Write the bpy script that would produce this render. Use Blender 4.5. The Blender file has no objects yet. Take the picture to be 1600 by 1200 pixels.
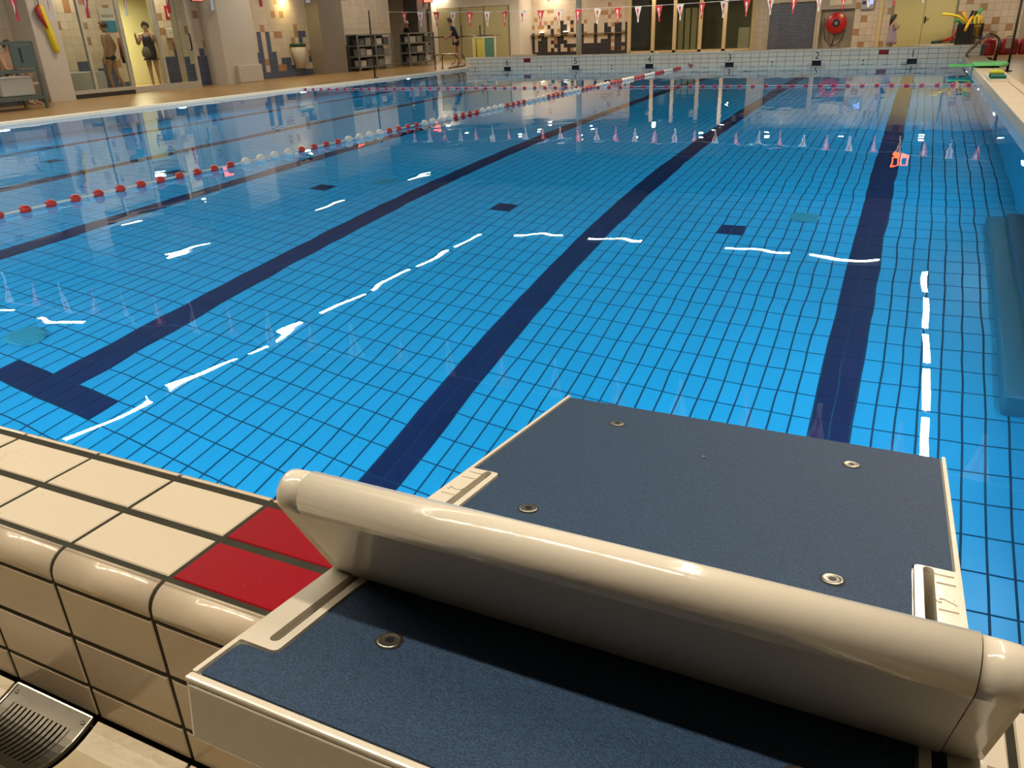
import bpy, bmesh, math, random
from mathutils import Vector, Matrix, Quaternion
random.seed(7)
PI = math.pi
SC = bpy.context.scene
COL = SC.collection

# ------------------------------------------------------------------ camera
cam_d = bpy.data.cameras.new('camera'); cam = bpy.data.objects.new('camera', cam_d); COL.objects.link(cam)
cam_d.sensor_fit = 'HORIZONTAL'; cam_d.sensor_width = 36.0; cam_d.lens = 1221.515*36/1600
cam_d.clip_start = .02; cam_d.clip_end = 200
yaw, pit, roll = -.4637, -.4235, -.0405
F = Vector((math.sin(yaw)*math.cos(pit), math.cos(yaw)*math.cos(pit), math.sin(pit)))
Rr = Vector((math.cos(yaw), -math.sin(yaw), 0)); U = Rr.cross(F)
R2 = math.cos(roll)*Rr + math.sin(roll)*U; U2 = -math.sin(roll)*Rr + math.cos(roll)*U
M = Matrix((R2, U2, -F)).transposed().to_4x4(); M.translation = Vector((.1672, -.9533, 1.1713))
cam.matrix_world = M
SC.camera = cam

# ------------------------------------------------------------------ world, exposure
w = bpy.data.worlds.new('world'); SC.world = w; w.use_nodes = True
bg = w.node_tree.nodes['Background']; bg.inputs[0].default_value = (1, .82, .6, 1); bg.inputs[1].default_value = .03
vs = SC.view_settings
vs.view_transform = 'Standard'; vs.look = 'None'; vs.gamma = 1; vs.use_curve_mapping = False; vs.exposure = -0.22
SC.cycles.sample_clamp_indirect = 4.0
SC.cycles.blur_glossy = 0.6
SC.cycles.max_bounces = 8; SC.cycles.diffuse_bounces = 3; SC.cycles.glossy_bounces = 4; SC.cycles.transmission_bounces = 6; SC.cycles.transparent_max_bounces = 8

# ------------------------------------------------------------------ helpers
class MB:
    def __init__(s): s.v = []; s.f = []; s.m = []; s.sm = []
    def add(s, vs_, fs, mi=0, smooth=False):
        b = len(s.v); s.v += [tuple(q) for q in vs_]
        for f in fs: s.f.append([b+i for i in f]); s.m.append(mi); s.sm.append(smooth)
        return s
    def box(s, x0, x1, y0, y1, z0, z1, mi=0):
        return s.add([(x0,y0,z0),(x1,y0,z0),(x1,y1,z0),(x0,y1,z0),(x0,y0,z1),(x1,y0,z1),(x1,y1,z1),(x0,y1,z1)],
                     [(0,3,2,1),(4,5,6,7),(0,1,5,4),(1,2,6,5),(2,3,7,6),(3,0,4,7)], mi)
    def prism(s, pts, axis, a0, a1, mi=0, smooth=False):
        # pts: 2-D polygon; axis 'x': pts=(y,z), 'y': pts=(x,z), 'z': pts=(x,y)
        n = len(pts)
        def P(q, a): return {'x': (a, q[0], q[1]), 'y': (q[0], a, q[1]), 'z': (q[0], q[1], a)}[axis]
        vs_ = [P(q, a0) for q in pts]+[P(q, a1) for q in pts]
        fs = [(i, (i+1) % n, n+(i+1) % n, n+i) for i in range(n)]
        s.add(vs_, fs, mi, smooth)
        b = len(s.v)-2*n
        s.f += [[b+i for i in range(n)][::-1], [b+n+i for i in range(n)]]; s.m += [mi, mi]; s.sm += [False, False]
        return s
    def tube(s, path, r, n=8, mi=0, caps=True, closed=False):
        path = [Vector(q) for q in path]; k = len(path)
        rs = r if isinstance(r, (list, tuple)) else [r]*k
        rings = []; up = None
        for i, q in enumerate(path):
            a = path[i-1] if (i > 0 or closed) else path[i]; c = path[(i+1) % k] if (i < k-1 or closed) else path[i]
            t = (c-a).normalized()
            if up is None:
                up = Vector((0,0,1)) if abs(t.z) < .9 else Vector((1,0,0))
            sx = t.cross(up).normalized(); up = sx.cross(t).normalized()
            rings.append([q+rs[i]*(math.cos(2*PI*j/n)*sx+math.sin(2*PI*j/n)*up) for j in range(n)])
        vs_ = [p for rg in rings for p in rg]; fs = []
        for i in range(k if closed else k-1):
            i2 = (i+1) % k
            for j in range(n): fs.append((i*n+j, i*n+(j+1) % n, i2*n+(j+1) % n, i2*n+j))
        s.add(vs_, fs, mi, True)
        if caps and not closed:
            b = len(s.v)-len(vs_)
            s.f += [[b+j for j in range(n)][::-1], [b+(k-1)*n+j for j in range(n)]]; s.m += [mi, mi]; s.sm += [False, False]
        return s
    def lathe(s, prof, c=(0,0,0), axis='z', n=20, mi=0, smooth=True):
        # prof: list of (r, h)
        vs_ = []; c = Vector(c)
        for r, h in prof:
            for j in range(n):
                a = 2*PI*j/n; q = (r*math.cos(a), r*math.sin(a), h)
                if axis == 'y': q = (q[0], q[2], q[1])
                if axis == 'x': q = (q[2], q[0], q[1])
                vs_.append(c+Vector(q))
        fs = []
        for i in range(len(prof)-1):
            for j in range(n): fs.append((i*n+j, i*n+(j+1) % n, (i+1)*n+(j+1) % n, (i+1)*n+j))
        s.add(vs_, fs, mi, smooth)
        b = len(s.v)-len(vs_)
        s.f += [[b+j for j in range(n)][::-1], [b+(len(prof)-1)*n+j for j in range(n)]]; s.m += [mi, mi]; s.sm += [False, False]
        return s
    def mesh(s, name, mats):
        me = bpy.data.meshes.new(name); me.from_pydata(s.v, [], s.f)
        if not isinstance(mats, (list, tuple)): mats = [mats]
        for m in mats: me.materials.append(m)
        me.polygons.foreach_set('material_index', s.m); me.polygons.foreach_set('use_smooth', s.sm)
        bm = bmesh.new(); bm.from_mesh(me); bmesh.ops.recalc_face_normals(bm, faces=bm.faces); bm.to_mesh(me); bm.free()
        me.update(); return me
    def build(s, name, mats, parent=None, **kw):
        return obj(name, s.mesh(name, mats), parent, **kw)

def obj(name, me, parent=None, loc=None, bevel=0, segs=2, **kw):
    o = bpy.data.objects.new(name, me); COL.objects.link(o)
    if loc is not None: o.location = loc
    if parent is not None: o.parent = parent
    if bevel:
        b = o.modifiers.new('bevel', 'BEVEL'); b.width = bevel; b.segments = segs; b.limit_method = 'ANGLE'
    for k, v in kw.items(): o[k] = v
    return o
def thing(name, label, category, loc=(0,0,0), rotz=0, group=None, kind=None):
    o = bpy.data.objects.new(name, None); COL.objects.link(o); o.empty_display_size = .05
    o.location = loc; o.rotation_euler = (0,0,rotz); o['label'] = label; o['category'] = category
    if group: o['group'] = group
    if kind: o['kind'] = kind
    return o
def dup(root, loc=None, rotz=None, label=None, parent=None):
    c = root.copy(); COL.objects.link(c)
    if parent is not None: c.parent = parent
    if loc is not None: c.location = loc
    if rotz is not None: c.rotation_euler = (0,0,rotz)
    if label: c['label'] = label
    for ch in list(root.children): dup(ch, parent=c)
    return c

# ------------------------------------------------------------------ materials
def nodes(name):
    m = bpy.data.materials.new(name); m.use_nodes = True
    nt = m.node_tree; return m, nt, nt.nodes['Principled BSDF']
def mat(name, col, rough=.5, metal=0, var=.06, scale=8, bump=0, bscale=60, spec=.5, coat=0, emit=None, es=0):
    m, nt, b = nodes(name)
    b.inputs['Roughness'].default_value = rough; b.inputs['Metallic'].default_value = metal
    b.inputs['Specular IOR Level'].default_value = spec; b.inputs['Coat Weight'].default_value = coat
    tc = nt.nodes.new('ShaderNodeTexCoord')
    if var:
        n = nt.nodes.new('ShaderNodeTexNoise'); n.inputs['Scale'].default_value = scale; n.inputs['Detail'].default_value = 4
        nt.links.new(tc.outputs['Object'], n.inputs['Vector'])
        mx = nt.nodes.new('ShaderNodeMix'); mx.data_type = 'RGBA'
        mx.inputs['A'].default_value = (*[c*(1-var) for c in col], 1); mx.inputs['B'].default_value = (*[min(1, c*(1+var)) for c in col], 1)
        nt.links.new(n.outputs['Fac'], mx.inputs['Factor']); nt.links.new(mx.outputs['Result'], b.inputs['Base Color'])
    else: b.inputs['Base Color'].default_value = (*col, 1)
    if bump:
        n2 = nt.nodes.new('ShaderNodeTexNoise'); n2.inputs['Scale'].default_value = bscale; n2.inputs['Detail'].default_value = 3
        nt.links.new(tc.outputs['Object'], n2.inputs['Vector'])
        bp = nt.nodes.new('ShaderNodeBump'); bp.inputs['Strength'].default_value = bump; bp.inputs['Distance'].default_value = .004
        nt.links.new(n2.outputs['Fac'], bp.inputs['Height']); nt.links.new(bp.outputs['Normal'], b.inputs['Normal'])
    if emit:
        b.inputs['Emission Color'].default_value = (*emit, 1); b.inputs['Emission Strength'].default_value = es
    return m
def tilemat(name, col, rough, var=.05, spec=.5):
    # slight shade difference from tile to tile (Object Info random) plus faint mottling
    m, nt, b = nodes(name); b.inputs['Roughness'].default_value = rough; b.inputs['Specular IOR Level'].default_value = spec
    oi = nt.nodes.new('ShaderNodeObjectInfo'); tc = nt.nodes.new('ShaderNodeTexCoord')
    g = nt.nodes.new('ShaderNodeNewGeometry')
    n = nt.nodes.new('ShaderNodeTexNoise'); n.inputs['Scale'].default_value = 9; nt.links.new(tc.outputs['Object'], n.inputs['Vector'])
    ad = nt.nodes.new('ShaderNodeMath'); ad.operation = 'ADD'; nt.links.new(oi.outputs['Random'], ad.inputs[0]); nt.links.new(g.outputs['Random Per Island'], ad.inputs[1])
    fr = nt.nodes.new('ShaderNodeMath'); fr.operation = 'FRACT'; nt.links.new(ad.outputs[0], fr.inputs[0])
    av = nt.nodes.new('ShaderNodeMix'); av.inputs['Factor'].default_value = .35
    nt.links.new(fr.outputs[0], av.inputs['A']); nt.links.new(n.outputs['Fac'], av.inputs['B'])
    mx = nt.nodes.new('ShaderNodeMix'); mx.data_type = 'RGBA'
    mx.inputs['A'].default_value = (*[c*(1-var) for c in col], 1); mx.inputs['B'].default_value = (*[min(1, c*(1+var)) for c in col], 1)
    nt.links.new(av.outputs['Result'], mx.inputs['Factor']); nt.links.new(mx.outputs['Result'], b.inputs['Base Color'])
    return m
def emis(name, col, st):
    m, nt, b = nodes(name); b.inputs['Base Color'].default_value = (0,0,0,1)
    b.inputs['Emission Color'].default_value = (*col, 1); b.inputs['Emission Strength'].default_value = st
    return m
def padmat():
    m, nt, b = nodes('grip_pad_blue'); b.inputs['Roughness'].default_value = .62
    tc = nt.nodes.new('ShaderNodeTexCoord')
    n = nt.nodes.new('ShaderNodeTexNoise'); n.inputs['Scale'].default_value = 650; n.inputs['Detail'].default_value = 2
    nt.links.new(tc.outputs['Object'], n.inputs['Vector'])
    cr = nt.nodes.new('ShaderNodeValToRGB'); cr.color_ramp.elements[0].position = .38; cr.color_ramp.elements[1].position = .72
    cr.color_ramp.elements[0].color = (.004, .019, .050, 1); cr.color_ramp.elements[1].color = (.020, .068, .150, 1)
    nt.links.new(n.outputs['Fac'], cr.inputs['Fac']); nt.links.new(cr.outputs['Color'], b.inputs['Base Color'])
    bp = nt.nodes.new('ShaderNodeBump'); bp.inputs['Strength'].default_value = .7; bp.inputs['Distance'].default_value = .0012
    nt.links.new(n.outputs['Fac'], bp.inputs['Height']); nt.links.new(bp.outputs['Normal'], b.inputs['Normal'])
    return m
def watermat():
    m = bpy.data.materials.new('pool_water'); m.use_nodes = True; nt = m.node_tree
    nt.nodes.remove(nt.nodes['Principled BSDF']); out = nt.nodes['Material Output']
    g = nt.nodes.new('ShaderNodeBsdfGlass'); g.inputs['IOR'].default_value = 1.333; g.inputs['Roughness'].default_value = 0
    g.inputs['Color'].default_value = (.95, .985, 1, 1)
    tc = nt.nodes.new('ShaderNodeTexCoord'); mp = nt.nodes.new('ShaderNodeMapping'); mp.inputs['Scale'].default_value = (1.0, .55, 1)
    nt.links.new(tc.outputs['Object'], mp.inputs['Vector'])
    n = nt.nodes.new('ShaderNodeTexNoise'); n.inputs['Scale'].default_value = 2.6; n.inputs['Detail'].default_value = 1.2
    nt.links.new(mp.outputs['Vector'], n.inputs['Vector'])
    bp = nt.nodes.new('ShaderNodeBump'); bp.inputs['Strength'].default_value = 1; bp.inputs['Distance'].default_value = WAVE
    nt.links.new(n.outputs['Fac'], bp.inputs['Height']); nt.links.new(bp.outputs['Normal'], g.inputs['Normal'])
    nt.links.new(g.outputs['BSDF'], out.inputs['Surface'])
    return m
WAVE = .0025
LAMP = (1, .86, .67)
T_CREAM = tilemat('glazed_tile_cream', (.62, .52, .385), .16)
T_CREAMF = tilemat('glazed_tile_cream_satin', (.62, .53, .395), .38, .06)
T_RED = tilemat('glazed_tile_red', (.27, .003, .008), .3, .12)
T_BLUE = tilemat('pool_tile_azure', (.010, .40, .68), .35, .05)
T_NAVY = tilemat('pool_tile_navy', (.002, .012, .075), .35, .15)
T_WHITE = tilemat('upstand_tile_white', (.80, .74, .63), .25, .05)
T_BLACK = tilemat('upstand_tile_black', (.006, .010, .02), .25, .1)
T_WALL = tilemat('wall_tile_beige', (.58, .48, .36), .3, .10)
T_ORANGE = tilemat('wall_tile_ochre', (.38, .21, .10), .3, .15)
T_SLATE = tilemat('wall_tile_slate_blue', (.075, .095, .16), .3, .12)
T_DARK = tilemat('wall_tile_dark', (.028, .028, .035), .3, .12)
GROUT = mat('grout_dark_olive', (.022, .020, .009), .85, var=.5, scale=30)
GROUT_B = mat('grout_pool_teal', (.003, .060, .115), .8, var=.2, scale=4)
GROUT_W = mat('grout_grey', (.10, .10, .085), .8, var=.2)
GROUT_L = mat('grout_light', (.38, .33, .26), .8, var=.1)
DECK = mat('deck_tile_brown', (.36, .22, .085), .3, var=.18, scale=1.6, bump=.1, bscale=25)
DECKN = mat('deck_tile_beige', (.50, .41, .26), .3, var=.2, scale=14, bump=.15)
STONE = mat('coping_stone', (.60, .50, .37), .5, var=.12, scale=6)
LIP = mat('overflow_lip_white', (.96, .87, .72), .6, var=.04, spec=.2)
PLASTIC = mat('block_white_gelcoat', (.68, .62, .51), .17, var=.04, scale=4, bump=.07, bscale=110, coat=.3)
STEEL = mat('brushed_steel', (.42, .39, .34), .32, 1, var=.15, scale=40)
STEEL_D = mat('stainless_dark', (.13, .118, .095), .42, 1, var=.2, scale=30)
BLACKP = mat('black_plastic', (.008, .008, .010), .4)
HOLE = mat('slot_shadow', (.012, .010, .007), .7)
PAD = padmat()
WATER = watermat()
CREAMW = mat('painted_cream', (.55, .49, .40), .6, var=.05, scale=2)
CEIL = mat('ceiling_panel_brown', (.24, .20, .15), .7, var=.15, scale=1)
SOFFIT = mat('soffit_dark', (.06, .055, .048), .7, var=.15, scale=1)
GLASSM = None
def glassmat(name, alpha, tint=(.9, .93, .9), rough=.05):
    m = bpy.data.materials.new(name); m.use_nodes = True; nt = m.node_tree
    nt.nodes.remove(nt.nodes['Principled BSDF']); out = nt.nodes['Material Output']
    t = nt.nodes.new('ShaderNodeBsdfTransparent'); t.inputs[0].default_value = (*tint, 1)
    g = nt.nodes.new('ShaderNodeBsdfGlossy'); g.inputs['Roughness'].default_value = rough
    lw = nt.nodes.new('ShaderNodeLayerWeight'); lw.inputs['Blend'].default_value = .5
    fr = nt.nodes.new('ShaderNodeMath'); fr.operation = 'POWER'; fr.inputs[1].default_value = 4.5; nt.links.new(lw.outputs['Facing'], fr.inputs[0])
    n = nt.nodes.new('ShaderNodeTexNoise'); n.inputs['Scale'].default_value = 3
    ad = nt.nodes.new('ShaderNodeMath'); ad.operation = 'MULTIPLY_ADD'; ad.inputs[1].default_value = .04
    nt.links.new(n.outputs['Fac'], ad.inputs[0]); nt.links.new(fr.outputs[0], ad.inputs[2])
    mx = nt.nodes.new('ShaderNodeMixShader'); nt.links.new(ad.outputs[0], mx.inputs[0])
    nt.links.new(t.outputs[0], mx.inputs[1]); nt.links.new(g.outputs[0], mx.inputs[2]); nt.links.new(mx.outputs[0], out.inputs['Surface'])
    return m
GLASS = glassmat('clear_pane', .1)
#@@LAMPS
# ------------------------------------------------------------------ ceiling lamps (real fixtures with their own light)
def lamp_light(parent, kind, loc, energy, size=.1, size_y=None, col=LAMP, rot=(0,0,0), spread=PI):
    ld = bpy.data.lights.new('lamp_light', 'AREA'); ld.energy = energy; ld.color = col; ld.shape = kind; ld.size = size
    ld.spread = spread
    if size_y: ld.size_y = size_y
    lo = bpy.data.objects.new('light', ld); COL.objects.link(lo); lo.parent = parent; lo.location = loc; lo.rotation_euler = rot
    return lo
ZT = 3.8
_tm = MB().box(-.75,.75,-.07,.07,.035,.10).prism([(-.07,.035),(-.05,.0),(.05,.0),(.07,.035)],'x',-.75,.75)
TUBE_ME = _tm.mesh('housing', mat('lamp_housing_white', (.6,.58,.5), .5))
TUBE_G = MB().tube([(-.72,0,-.012),(.72,0,-.012)], .011, 8).mesh('fluorescent_tube', emis('tube_glow', (1,.93,.8), 6))
HANG_ME = MB().tube([(0,0,.1),(0,0,.44)],.006,5).mesh('hanger', STEEL)
def tube_lamp(x, y, rz, energy, label, group):
    t = thing('strip_lamp', label, 'lamp', (x, y, ZT), rz, group)
    obj('housing', TUBE_ME, t); obj('fluorescent_tube', TUBE_G, t); obj('hanger', HANG_ME, t, (-.5,0,0)); obj('hanger', HANG_ME, t, (.5,0,0))
    lamp_light(t, 'RECTANGLE', (0,0,-.03), energy, 1.45, .10)
    return t
ETUBE = 57
for y in (.85, 2.4, 4.0, 5.63, 7.43, 9.2, 11.25, 13.0, 14.8, 16.6):
    tube_lamp(-9.7, y, PI/2, ETUBE, 'strip lamp in the long row above the middle lanes', 'strip lamps in the middle row')
for y in (1.2, 3.2, 5.2, 7.3, 9.2, 10.9, 12.6, 14.4, 16.4):
    tube_lamp(.94, y, PI/2, ETUBE, 'strip lamp in the row above the pool edge beside lane 1', 'strip lamps above the edge of lane 1')
for x in (-8.3, -6.15, -2.62, -.7):
    tube_lamp(x, 17.87, 0, ETUBE*1.7, 'strip lamp in the cross row near the far end of the pool', 'strip lamps in the far cross row')
for x in (-7.6, -5.4, -3.2, -1.4, .3):
    tube_lamp(x, -.5, 0, ETUBE, 'strip lamp in the cross row above the starting blocks', 'strip lamps above the starting blocks')
for x in (-16.7, -14.55):
    tube_lamp(x, 8.4, 0, ETUBE, 'strip lamp above the wide deck', 'strip lamps above the wide deck')
for y in (13.5, 19.5, 25.0):
    tube_lamp(-16.4, y, PI/2, ETUBE*1.6, 'strip lamp above the wide deck', 'strip lamps above the wide deck')

#@@POOL
# ------------------------------------------------------------------ pool shell
XL, XR, LEN, DEP = -14.0, 1.24, 25.0, 2.77
pool_floor = MB().box(XL-.2, XR+.2, -.2, LEN+.2, -DEP-.12, -DEP-.006).build('pool_floor', GROUT_B, kind='structure')
PX, PY = .125, .25
def navy_at(x, y):
    for k in range(6):
        lx = -2.5*k
        if abs(x-lx) < .125 and 2.0 < y < 23.0: return True
        if abs(x-lx) < .5 and (2.0 < y < 2.25 or 22.75 < y < 23.0): return True
        if k < 5 and abs(x-(lx-1.25)) < .125 and (6.75 < y < 7.0 or 18.0 < y < 18.25): return True
    return False
tb = MB().prism([(-.0558,-.1185),(.0558,-.1185),(.0558,.1185),(-.0558,.1185)], 'z', -.006, 0)
tile_b = tb.mesh('tile', T_BLUE); tile_n = tb.mesh('tile', T_NAVY)
rest = MB(); cnt = 0; cells = []
nx0 = int(math.floor(XL/PX)); nx1 = int(math.ceil(XR/PX))
for i in range(nx0, nx1):
    x = (i+.5)*PX
    for j in range(0, 100): cells.append((x, (j+.5)*PY))
def near_key(c): return (c[0]+.6)**2*.8+(c[1]-3.9)**2
cells.sort(key=near_key)
for k, (x, y) in enumerate(cells):
    nv = navy_at(x, y)
    if k < 300: obj('tile', tile_n if nv else tile_b, pool_floor, (x, y, -DEP))
    else:
        b = len(rest.v); h = .0558; g = .1185
        rest.v += [(x-h,y-g,-DEP),(x+h,y-g,-DEP),(x+h,y+g,-DEP),(x-h,y+g,-DEP),(x-h,y-g,-DEP-.006),(x+h,y-g,-DEP-.006),(x+h,y+g,-DEP-.006),(x-h,y+g,-DEP-.006)]
        for f in ((0,1,2,3),(0,4,5,1),(1,5,6,2),(2,6,7,3),(3,7,4,0)): rest.f.append([b+q for q in f]); rest.m.append(1 if nv else 0); rest.sm.append(False)
me = bpy.data.meshes.new('floor_tiles'); me.from_pydata(rest.v, [], rest.f); me.materials.append(T_BLUE); me.materials.append(T_NAVY)
me.polygons.foreach_set('material_index', rest.m)
obj('floor_tiles', me, pool_floor, kind='stuff')
# pool walls below the water, with courses of tiles (0.25 x 0.125) joined as one part each
def wall_tiles(axis, c, a0, a1, z0, z1, nrm, m, parent, name='wall_tiles', navy=None):
    q = MB(); n = int(round((a1-a0)/.25)); r = int(round((z1-z0)/.125)); t = .005*nrm
    for i in range(n):
        for k in range(r):
            u0, u1 = a0+i*.25+.004, a0+(i+1)*.25-.004; w0, w1 = z0+k*.125+.004, z0+(k+1)*.125-.004
            mi = 1 if navy and navy((u0+u1)/2, (w0+w1)/2) else 0
            if axis == 'x': q.add([(c+t,u0,w0),(c+t,u1,w0),(c+t,u1,w1),(c+t,u0,w1)], [(0,1,2,3)], mi)
            else: q.add([(u0,c+t,w0),(u1,c+t,w0),(u1,c+t,w1),(u0,c+t,w1)], [(0,1,2,3)], mi)
    return q.build(name, m, parent, kind='stuff')
wr = MB().box(XR, XR+.3, 0, LEN, -DEP-.1, -.02).build('wall_pool_right', GROUT_B, kind='structure')
wall_tiles('x', XR, 0, 25, -DEP+.02, -.0, -1, [T_BLUE], wr)
wl = MB().box(XL-.3, XL, 0, LEN, -DEP-.1, -.02).build('wall_pool_left', GROUT_B, kind='structure')
wall_tiles('x', XL, 0, 25, -DEP+.02, -.0, 1, [T_BLUE], wl)
wn = MB().box(XL-.3, XR+.3, -.25, 0, -DEP-.1, -.02).build('wall_pool_near', GROUT_B, kind='structure')
wall_tiles('y', 0, XL, XL+15.25, -DEP+.02, -.0, 1, [T_BLUE], wn)
wf = MB().box(XL-.3, XR+.3, LEN, LEN+.3, -DEP-.1, -.02).build('wall_pool_far', GROUT_B, kind='structure')
wall_tiles('y', LEN, XL, XL+15.25, -DEP+.02, -.0, -1, [T_WHITE, T_NAVY], wf, navy=lambda x, z: min(abs(x+2.5*k) for k in range(6)) < .13)
# submerged ledge box along the right wall
lb = thing('submerged_steps', 'teal underwater step block against the pool wall beside lane 1', 'steps', (XR-.146, 5.9, -DEP))
TEAL = mat('step_block_teal', (.02, .17, .25), .5, var=.15)
MB().box(-.14,.135,-1.6,1.6,.0,.22).build('lower_step', TEAL, lb, bevel=.015)
MB().box(.0,.135,-1.5,1.5,.22,.44).build('upper_step', mat('step_edge_dark', (.008,.10,.16), .5), lb, bevel=.015)
# floor inlets
INL = mat('inlet_grate_green', (.03, .34, .44), .5, var=.2)
def inlet(x, y, lab):
    t = thing('floor_inlet', lab, 'inlet', (x, y, -DEP))
    q = MB().lathe([(.145,.0),(.145,.012),(.12,.014)], n=24); q.build('rim', INL, t)
    for a in range(-3, 4): MB().box(-.11,.11,a*.035-.006,a*.035+.006,.014,.022).build('slat', INL, t)
inlet(-.63, 7.4, 'round greenish floor inlet in lane 1, beside the dark square tile')
inlet(-5.75, 2.5, 'round greenish floor inlet close to the cross end of the lane 3 line')
inlet(-5.7, 7.4, 'round greenish floor inlet in lane 3, beyond the dark square tile')
# water surface
q = MB(); q.add([(XL,0,0),(XR,0,0),(XR,LEN,0),(XL,LEN,0)], [(0,1,2,3)])
water = q.build('pool_water', WATER, label='clear still pool water filling the six-lane basin', category='water', kind='stuff')
# underwater lamps in the long walls; extras and the near-wall row added for fill
ULC = (.45, .80, 1.0)
def uw(loc, rot, lab, e):
    t = thing('underwater_lamp', lab, 'lamp', loc, 0, 'underwater lamps')
    o = MB().lathe([(.14,0),(.14,.012),(.11,.02)], n=24).build('rim', STEEL, t); o.rotation_euler = rot
    g = MB().lathe([(.105,.012),(.09,.022),(.02,.026)], n=24).build('lens', emis('underwater_lens', (.35,.45,1), 3), t); g.rotation_euler = rot
    l = lamp_light(t, 'DISK', (0,0,0), e, .2, col=ULC)
    l.location = Matrix.Rotation(rot[1], 3, 'Y') @ Matrix.Rotation(rot[0], 3, 'X') @ Vector((0,0,.035)); l.rotation_euler = (rot[0]+PI, rot[1], 0)
EU = 84
for y, e_ in ((4, 1.05), (8, 1.05), (12, 1.05), (16, 1.05), (21, .9)):
    uw((XL+.006, y, -.9), (0, PI/2, 0), 'round underwater lamp in the long pool wall on the wide deck side', EU*e_)
    uw((XR-.006, y, -.9), (0, -PI/2, 0), 'round underwater lamp in the long pool wall under the stone coping', EU*e_)
for x in (-11.25, -8.75, -6.25, -3.75, -1.25):
    uw((x, .006, -.8), (-PI/2, 0, 0), 'added round underwater fill lamp in the wall below the starting blocks', EU)
# ceiling
MB().box(-24, 5, -7, 27, 4.25, 4.4).build('ceiling', CEIL, kind='structure')
#@@NEAR
# ------------------------------------------------------------------ geometry helpers for plates
def rounded(pts, r, k=4):
    out = []; n = len(pts)
    for i in range(n):
        a = Vector(pts[i-1]); b = Vector(pts[i]); c = Vector(pts[(i+1) % n]); rr = r[i] if isinstance(r, (list, tuple)) else r
        if rr <= 0: out.append(tuple(b)); continue
        d1 = (a-b).normalized(); d2 = (c-b).normalized()
        for j in range(k+1):
            t = j/k; out.append(tuple((b+d1*rr)*(1-t)**2+b*2*t*(1-t)+(b+d2*rr)*t**2))
    return out
def plate_mesh(name, outer, holes, z0, z1, m):
    bm = bmesh.new(); es = []
    for loop in [outer]+holes:
        vs_ = [bm.verts.new((x, y, z0)) for x, y in loop]
        es += [bm.edges.new((vs_[i], vs_[(i+1) % len(vs_)])) for i in range(len(vs_))]
    r = bmesh.ops.triangle_fill(bm, edges=es, use_beauty=True)
    fs = [f for f in r['geom'] if isinstance(f, bmesh.types.BMFace)]
    ex = bmesh.ops.extrude_face_region(bm, geom=fs)
    bmesh.ops.translate(bm, verts=[v for v in ex['geom'] if isinstance(v, bmesh.types.BMVert)], vec=(0,0,z1-z0))
    bmesh.ops.recalc_face_normals(bm, faces=bm.faces)
    me = bpy.data.meshes.new(name); bm.to_mesh(me); bm.free(); me.materials.append(m); return me
def text_mesh(txt, size, depth, m, name='numeral', align='CENTER'):
    c = bpy.data.curves.new('t', 'FONT'); c.body = txt; c.size = size; c.extrude = depth; c.align_x = align; c.align_y = 'CENTER'; c.resolution_u = 3
    o = bpy.data.objects.new('t', c); COL.objects.link(o)
    dg = bpy.context.evaluated_depsgraph_get(); me = bpy.data.meshes.new_from_object(o.evaluated_get(dg)); me.name = name
    bpy.data.objects.remove(o); me.materials.clear(); me.materials.append(m)
    for p in me.polygons: p.material_index = 0
    return me

# ------------------------------------------------------------------ near end: tiled upstand
H0 = .3457; J0 = -1.6046; YB = -.2966; ZD = -.04
near = MB().prism([(YB+.0025,-.5),(YB+.0025,H0-.040)]+[(YB+.040-.0375*math.cos(a*PI/12), H0-.040+.0375*math.sin(a*PI/12)) for a in range(1, 6)]+[(YB+.040,H0-.0025),(.016,H0-.0025),(.016,-.5)], 'x', XL-.3, 3.2).build('wall_near', GROUT, kind='structure')
g = .0052; gl = .0085
def tile_mesh(name, sx, sy, t, m, bev=.0022):
    # flat tile with chamfered rim, lying in xy, top at z=0
    q = MB(); a, b = sx/2, sy/2; c = bev
    q.add([(-a,-b,-t),(a,-b,-t),(a,b,-t),(-a,b,-t),(-a,-b,-c),(a,-b,-c),(a,b,-c),(-a,b,-c),(-a+c,-b+c,0),(a-c,-b+c,0),(a-c,b-c,0),(-a+c,b-c,0)],
          [(0,1,5,4),(1,2,6,5),(2,3,7,6),(3,0,4,7),(4,5,9,8),(5,6,10,9),(6,7,11,10),(7,4,8,11),(8,9,10,11)])
    return q.mesh(name, m)
TP = {}
for nm, m in (('c', T_CREAM), ('f', T_CREAMF), ('r', T_RED)):
    TP[nm] = tile_mesh('tile', .25-2*g, .126-2*gl, .012, m)
FACE = tile_mesh('tile', .25-2*g, .125-2*g, .012, T_CREAM); FACEC = tile_mesh('tile', .25-2*g, .079-g, .012, T_CREAM)
arc = [(-.2525-gl, H0)]; cyb, czb, rb = YB+.040, H0-.040, .040
arc = [(-.2525-gl, H0-.014), (-.2525-gl, H0)] + [(cyb-rb*math.sin(a*PI/12), czb+rb*math.cos(a*PI/12)) for a in range(0, 7)] + [(YB, .296), (YB+.014, .296)]
BULL = MB().prism(arc, 'x', -.125+g, .125-g, smooth=True).mesh('bullnose_tile', T_CREAM)
edge = [(gl, H0-.012), (gl, H0), (.014, H0), (.0205, H0-.0025), (.024, H0-.009), (.024, H0-.02)]
EDGE = MB().prism(edge, 'x', -.125+g, .125-g, smooth=False).mesh('edge_tile', T_CREAM)
NFACE = tile_mesh('tile', .25-2*g, .125-2*g, .012, T_CREAM)
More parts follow.
